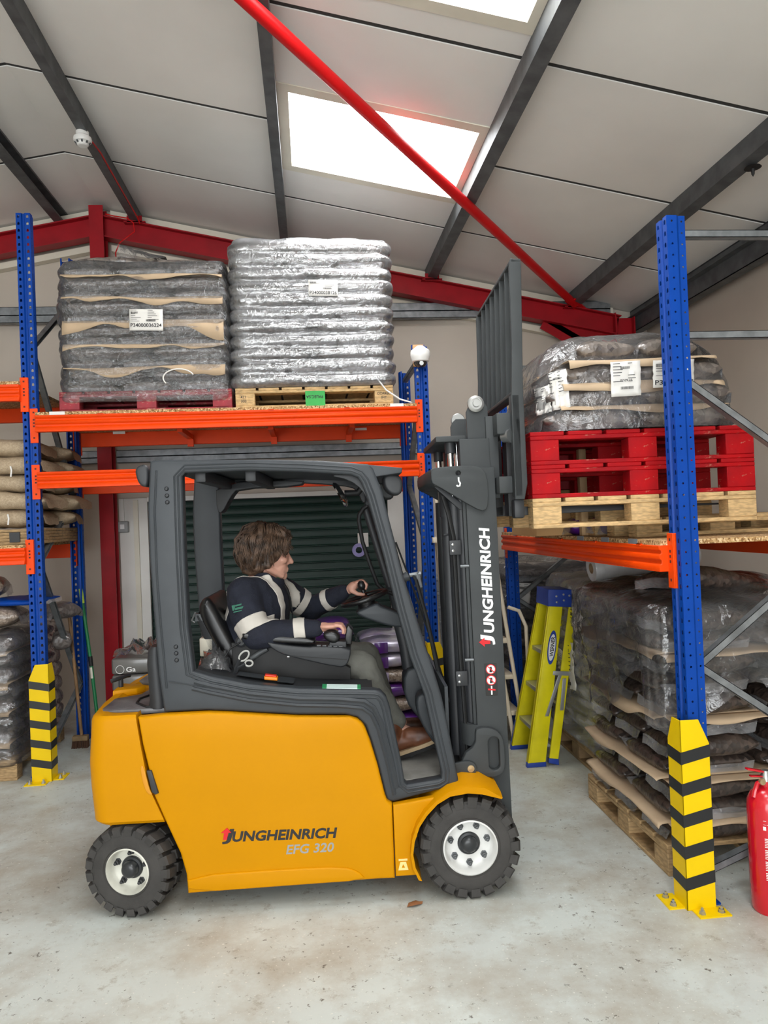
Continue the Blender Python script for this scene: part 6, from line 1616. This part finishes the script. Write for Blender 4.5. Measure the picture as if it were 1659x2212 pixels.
tied = bag(.20, .17, .14, 3, m_bark3, (-1.99, 6.10, .86), R(20), 'small hazy bag end behind the tall blue post, low down', 'bags on the far bay stack')
# tan sacks on the deck above
for i in range(5): tag(MB().box(-2.95, -1.93, 5.52, 6.40, 1.6445+.022*i, 1.6645+.022*i).build('plank', m_wood2, bevel=.002), 'loose pale plank %s up in the pile under the tan sacks' % ORD[i], 'plank', 'planks under the sacks')
blk = MB().box(-2.13, -2.06, 5.505, 5.518, 1.66, 1.73).build('dark_block', m_fd); tag(blk, 'small dark square block on the plank pile under the sacks', 'block')
sy = [(1.835, -2.28, 4), (1.955, -2.22, -3), (2.085, -2.30, 5), (2.215, -2.24, -4), (2.345, -2.28, 2)]
for i, (zc, x, a) in enumerate(sy):
    for k, (dx, dy) in enumerate(((0, 0), (.06, .46))):
        bag(.74, .455, .138, i % 4, m_sack, (x+dx, 5.74+dy, zc), R(a+6*k), 'plump tan sack, %s up in the pile on the far bay deck%s' % (ORD[i], ', behind' if k else ''), 'tan sacks', name='sack', cat='sack', fin=.02, lump=.02)
for i, (x, z_) in enumerate(((-2.13, 1.86), (-2.20, 1.93), (-2.10, 2.20))):
    mb = MB(); mb.tube([(x, 5.49, z_), (x+.008, 5.485, z_-.03), (x+.003, 5.482, z_-.075)], .006, 6); tag(mb.build('sack_tie', m_paper, smooth=True), ('lowest', 'middle', 'highest')[i]+' white string tie hanging from the tan sacks', 'string', 'string ties')
# ------------------------------------------------------------------ purple bags behind the cab
pallet('wooden pallet under the purple bags behind the cab', (.32, 5.92, 0), 0, 1.0, .8, m_wood2, .145, 'pallets on the floor by the gable rack')
kinds = [m_purple, m_gravel, m_purple, m_gravel, m_silver, m_silver, m_purple]
for ly in range(7):
    for i in range(2):
        if ly == 6 and i == 1: continue
        for rw in range(2):
            pbag = bag(.47, .385, .116, (ly+i) % 3, kinds[ly], (.085+.475*i, 5.72+.39*rw, .145+.112*(ly+.5)), 0, '%s bag %s across, %s layer of the stack behind the cab%s' % (('purple', 'gravel-filled', 'purple', 'gravel-filled', 'silver', 'silver', 'purple')[ly], ORD[i], ORD[ly], ', row behind' if rw else ''), 'purple and silver bags behind the cab')
            if rw == 0 and ly in (4, 5, 1, 3): MB().box(-.12, -.02, -.212, -.205, -.04, .04).build('printed_panel', m_purple if ly > 3 else m_silver, pbag, bevel=.002)
# dark wrapped packs behind the counterweight
for i in range(6):
    o = MB().box(-1.52, -1.02, 5.72, 6.25, .012+.125*i, .012+.125*i+.12).build('wrapped_pack', mat('dark_pack', '5b5956', .3, var=.12, vscale=6, coat=.6), bevel=.02, seg=3)
    tag(o, 'dark plastic-wrapped pack, %s up in the pile behind the counterweight' % ORD[i], 'pack', 'dark packs behind the counterweight')
lg = word('Ga', (-1.41, 5.7165, .655), .07, .036, m_letw, None, (1, 0, 0), (0, 0, 1), bold=.01, name='pack_print'); tag(lg, 'white print on the top dark pack behind the counterweight', 'print')
mb = MB(); mb.tube([(-1.455+.03*math.cos(2*PI*i/20), 5.7165, .675+.03*math.sin(2*PI*i/20)) for i in range(20)], .002, 4, closed=True); tag(mb.build('pack_emblem', m_letw), 'white ring emblem on the top dark pack', 'print')
mb = MB(); rows = []
for i in range(13):
    rows.append([(-1.50+.36*i/12, 5.70+.05*j, .775+.10*abs(noise.noise(Vector((i*.7, j*.8, 2))))*(1+i/7)+.03*noise.noise(Vector((i*1.9, j*2.1, 7)))) for j in range(9)])
mb.sheet(rows); tag(mb.build('crumpled_film', m_filmL, smooth=True, angle=180), 'crumpled clear film on the dark packs behind the cab', 'film')
# broom and green-handled tool leaning on the rack
br = thing('broom', 'broom with a bare wooden handle leaning on the blue post', 'broom', (-1.875, 6.14, 0))
mb = MB(); mb.tube([(-.0, 0, .06), (-.085, .06, 1.06)], .013, 10); mb.build('handle', mat('broom_handle', '8a6a48', .7, var=.2, vscale=9), br, smooth=True)
MB().box(-.07, .05, -.03, .03, .055, .095).build('head', m_wood3, br, bevel=.008)
mb = MB(); random.seed(4)
for i in range(120): x = -.068+.115*random.random(); y = random.uniform(-.025, .025); mb.tube([(x, y, .06), (x*1.08, y*1.3-.006, .0)], .003, 4)
o = mb.build('bristles', mat('bristle_brown', '4f3526', .9), br); o['kind'] = 'stuff'
gt = thing('long_handled_tool', 'green handled tool with a pale grip leaning by the red post', 'tool', (-1.79, 6.33, 0))
mb = MB(); mb.tube([(0, 0, 0), (-.062, .04, .62)], .014, 10); mb.build('lower_shaft', mat('tool_green', '1d7a48', .45), gt, smooth=True)
mb = MB(); mb.tube([(-.066, .042, .66), (-.125, .08, 1.13)], .014, 10); mb.build('upper_shaft', MATS['tool_green'], gt, smooth=True)
mb = MB(); mb.tube([(-.061, .04, .60), (-.067, .043, .68)], .017, 10); mb.build('joint', m_black, gt, smooth=True)
mb = MB(); mb.tube([(-.124, .08, 1.12), (-.137, .087, 1.24)], .017, 10); mb.build('grip', mat('grip_lime', 'b9d84a', .5), gt, smooth=True)
mb = MB(); mb.tube([(-.052, .032, .50), (-.060, .038, .59)], .0148, 10); mb.build('sticker', m_cream, gt, smooth=True)
# ------------------------------------------------------------------ fire extinguisher at the edge
m_ext = mat('extinguisher_red', 'c80f22', .25, var=.04, vscale=5, coat=.5)
EX = thing('fire_extinguisher', 'red fire extinguisher standing on the floor beside the striped guard', 'fire extinguisher', (1.885, 2.99, 0))
mb = MB(); mb.lathe([(.070, 0), (.077, .012), (.078, .10), (.0785, .105), (.080, .11), (.080, .43), (.076, .465), (.062, .495), (.040, .515), (.022, .525), (.022, .545)], 48); mb.build('cylinder', m_ext, EX, smooth=True, angle=40)
mb = MB(); mb.lathe([(.020, .54), (.020, .57), (.016, .575), (.016, .59), (0, .59)], 20); mb.build('valve', m_steel, EX, smooth=True, angle=40)
mb = MB(); mb.bar((-.012, 0, .585), (-.085, 0, .602), .022, .008, (0, 0, 1)); mb.bar((-.012, 0, .565), (-.07, 0, .57), .02, .006, (0, 0, 1)); mb.build('lever', m_ext, EX, bevel=.002)
mb = MB(); mb.tube([(-.02, -.01, .548), (-.045, -.01, .54), (-.058, -.012, .51), (-.066, -.014, .485)], .010, 8); mb.build('carry_handle', m_ext, EX, smooth=True)
mb = MB(); mb.lathe([(.013, 0), (.013, .014), (0, .015)], 12, Matrix.Translation((-.03, -.015, .55)) @ Matrix.Rotation(R(90), 4, 'X')); mb.build('gauge', m_brass, EX)
def curved(lst, nm, m_=m_letw, r_=.0806):
    mb = MB()
    for a0, a1, z0, z1 in lst:
        k = 5; ra = [R(a0+(a1-a0)*i/k) for i in range(k+1)]
        mb.sheet([[(r_*math.cos(a), r_*math.sin(a), z) for a in ra] for z in (z0, z1)])
    o = mb.build(nm, m_, EX); o['kind'] = 'stuff'; return o
random.seed(9); L_ = []
for j in range(26):
    z0 = .325-.0068*j
    if j % 7 == 6: continue
    L_.append((228, 228+random.uniform(14, 30), z0, z0+.0032))
curved(L_, 'instruction_print')
curved([(236, 252, .385, .387), (248, 262, .352, .367), (226, 234, .385, .386), (226, 234, .40, .402)], 'print_marks')
curved([(272, 300, .20, .345)], 'instruction_panel')
def ctext(s, a, z, h_, width):
    t = R(a); o = word(s, (.0812*math.cos(t), .0812*math.sin(t), z), width, h_, m_letw, EX, (-math.sin(t), math.cos(t), 0), (0, 0, 1), bold=.02, name='print'); return o
ctext('CE', 247, .393, .018, .024); ctext('JEWEL', 250, .356, .006, .018).data.materials[0] = m_letr
curved([(225, 233, .362, .378)], 'approval_mark')
# ------------------------------------------------------------------ small fittings
CM = thing('dome_camera', 'white dome security camera on top of the shorter blue post', 'camera', (.853, 5.385, 2.90))
MB().box(-.05, .03, .02, .045, -.06, .10).build('wood_pad', mat('pad_wood', 'c49a6c', .7), CM); MB().box(-.055, .04, .045, .075, .04, .105).build('mount_plate', m_blue, CM)
mb = MB(); mb.lathe([(0, .085), (.02, .085), (.035, .075), (.05, .062), (.066, .052), (.072, .04), (.072, .022), (.073, .020), (.070, -.002), (.062, -.03), (.052, -.035), (0, -.035)], 32); mb.build('housing', mat('camera_white', 'ecebe8', .35), CM, smooth=True, angle=35)
mb = MB(); mb.lathe([(.050, -.034), (.047, -.05), (.036, -.066), (.018, -.076), (0, -.078)], 28); mb.build('dome', mat('smoked_dome', '1a1c1f', .08, coat=1), CM, smooth=True)
mb = MB(); mb.lathe([(.016, 0), (.016, .02), (0, .02)], 12, Matrix.Translation((.0, -.03, -.052)) @ Matrix.Rotation(R(90), 4, 'X')); mb.build('lens', m_steel, CM)
mb = MB(); mb.tube([(.52, 5.47, 2.79), (.60, 5.47, 2.68), (.70, 5.47, 2.61), (.78, 5.47, 2.585), (.80, 5.50, 2.575)], .006, 6); tag(mb.build('white_cable', m_letw, smooth=True), 'white cable drooping to the rack deck beside the tall load', 'cable')
SD = thing('smoke_detector', 'white round smoke detector under a roof purlin', 'smoke detector', (-1.555, 5.60, 4.652))
mb = MB(); mb.lathe([(0, 0), (.046, 0), (.046, -.028), (.040, -.030), (.040, -.036), (.062, -.042), (.066, -.060), (.060, -.075), (.045, -.082), (.040, -.098), (.032, -.104), (0, -.105)], 32); mb.build('housing', MATS['camera_white'], SD, smooth=True, angle=35)
for a in range(0, 360, 40):
    mb = MB(); t = R(a); mb.bar((.056*math.cos(t), .056*math.sin(t), -.079), (.045*math.cos(t), .045*math.sin(t), -.092), .012, .004, (0, 0, 1)); mb.build('vent_slot', m_galvd, SD)
mb = MB(); mb.tube([(-1.53, 5.62, 4.60), (-1.515, 5.68, 4.63), (-1.507, 5.9, 4.65), (-1.507, 6.3, 4.648), (-1.507, 6.8, 4.65), (-1.50, 7.10, 4.64), (-1.49, 7.15, 4.60)], .006, 6)
tag(mb.build('red_cable', m_redtube, smooth=True), 'red alarm cable clipped along the purlin from the smoke detector', 'cable')
mb = MB(); mb.tube([(-1.80, 7.15, 4.69), (-1.72, 7.12, 4.66), (-1.60, 7.12, 4.64), (-1.545, 7.13, 4.60), (-1.54, 7.14, 4.52), (-1.60, 7.13, 4.47), (-1.67, 7.10, 4.40), (-1.69, 7.02, 4.28), (-1.68, 6.98, 4.1)], .006, 6)
tag(mb.build('red_cable', m_redtube, smooth=True), 'red alarm cable looping off the red rafter near the ridge', 'cable')
sw = thing('switch_box', 'grey weatherproof switch on the white shutter jamb', 'switch', (-1.80, 7.40, 1.745))
MB().box(-.055, .055, -.055, -.001, -.055, .055).build('box', mat('switch_grey', '9c9d9d', .5), sw, bevel=.012, seg=3); MB().box(-.02, .02, -.06, -.05, -.02, .025).build('rocker', m_letw, sw, bevel=.003)
MB().box(-.012, .012, -.02, -.001, .055, .27).build('conduit', m_white, sw)
tp = thing('tape_roll', 'lilac tape roll hanging by the shutter edge', 'tape roll', (.476, 7.462, 1.42))
mb = MB(); mb.lathe([(.033, 0), (.066, 0), (.068, .004), (.068, .045), (.033, .045), (.033, 0)], 32, Matrix.Rotation(R(90), 4, 'X'), cap=False); mb.build('wound_tape', mat('tape_lilac', '9b93cf', .4, var=.05), tp, smooth=True, angle=40)
MB().box(-.006, .10, -.02, -.012, .03, .17).build('paper_strip', m_paper, tp)
rt = thing('router_box', 'small white box with a cable on the dark wall under the rack', 'router', (2.40, 7.40, 1.215)); MB().box(-.034, .034, -.04, 0, -.055, .055).build('case', m_letw, rt, bevel=.006)
mb = MB(); mb.tube([(0, -.02, -.055), (.005, -.02, -.12), (-.01, -.02, -.22)], .004, 6); mb.build('lead', m_letw, rt)
# cab oddments
SC = thing('scissors', 'grey handled scissors stuck in beside the forklift seat', 'scissors'); SC.matrix_world = PM
mb = MB(); mb.tube([(.498+.026*math.cos(t)*.8-.006*math.sin(t)*2, .225, 1.098+.013*math.sin(t)+.020*math.cos(t)) for t in [2*PI*i/18 for i in range(18)]], .0045, 6, closed=True); mb.build('handle_loop', mat('scissor_grey', 'b9b9b4', .5), SC, smooth=True)
mb = MB(); mb.tube([(.520+.018*math.cos(t), .225, 1.062+.014*math.sin(t)) for t in [2*PI*i/18 for i in range(18)]], .0045, 6, closed=True); mb.build('handle_loop', MATS['scissor_grey'], SC, smooth=True)
mb = MB(); mb.tube([(.478, .225, 1.082), (.455, .225, 1.04), (.445, .225, 1.0)], [.009, .007, .003], 6); mb.tube([(.503, .225, 1.060), (.47, .225, 1.045), (.455, .225, 1.01)], [.008, .007, .003], 6); mb.build('blades', m_fd, SC)
mb = MB(); rows = []
for i in range(15):
    rows.append([(.27+.16*i/14+.02*noise.noise(Vector((i*.9, j, 1))), .20+.018*j, 1.03+(.10*math.sin(PI*i/14)**.6+.035*noise.noise(Vector((i*.8, j*.7, 4)))+.02*noise.noise(Vector((i*2.2, j*2, 9))))*math.sin(PI*(j+.6)/10.2)) for j in range(11)])
mb.sheet(rows); o = mb.build('bubble_wrap', m_filmL, smooth=True, angle=180); o.matrix_world = PM; tag(o, 'crumpled clear wrap stuffed behind the forklift seat', 'film')
o = MB().box(.262, .33, .36, .44, 1.08, 1.17).build('cream_block', m_cream, bevel=.006); o.matrix_world = PM; tag(o, 'cream block behind the forklift seat', 'block')
lf = MB().sheet([[(.36, 3.27, .004), (.40, 3.262, .014), (.43, 3.285, .004)], [(.37, 3.29, .012), (.40, 3.285, .018), (.435, 3.295, .010)], [(.375, 3.305, .003), (.405, 3.31, .010), (.43, 3.302, .003)]]).build('dry_leaf', mat('dry_leaf', '8a5a35', .8), smooth=True); tag(lf, 'curled brown leaf on the floor between the forklift wheels', 'leaf')
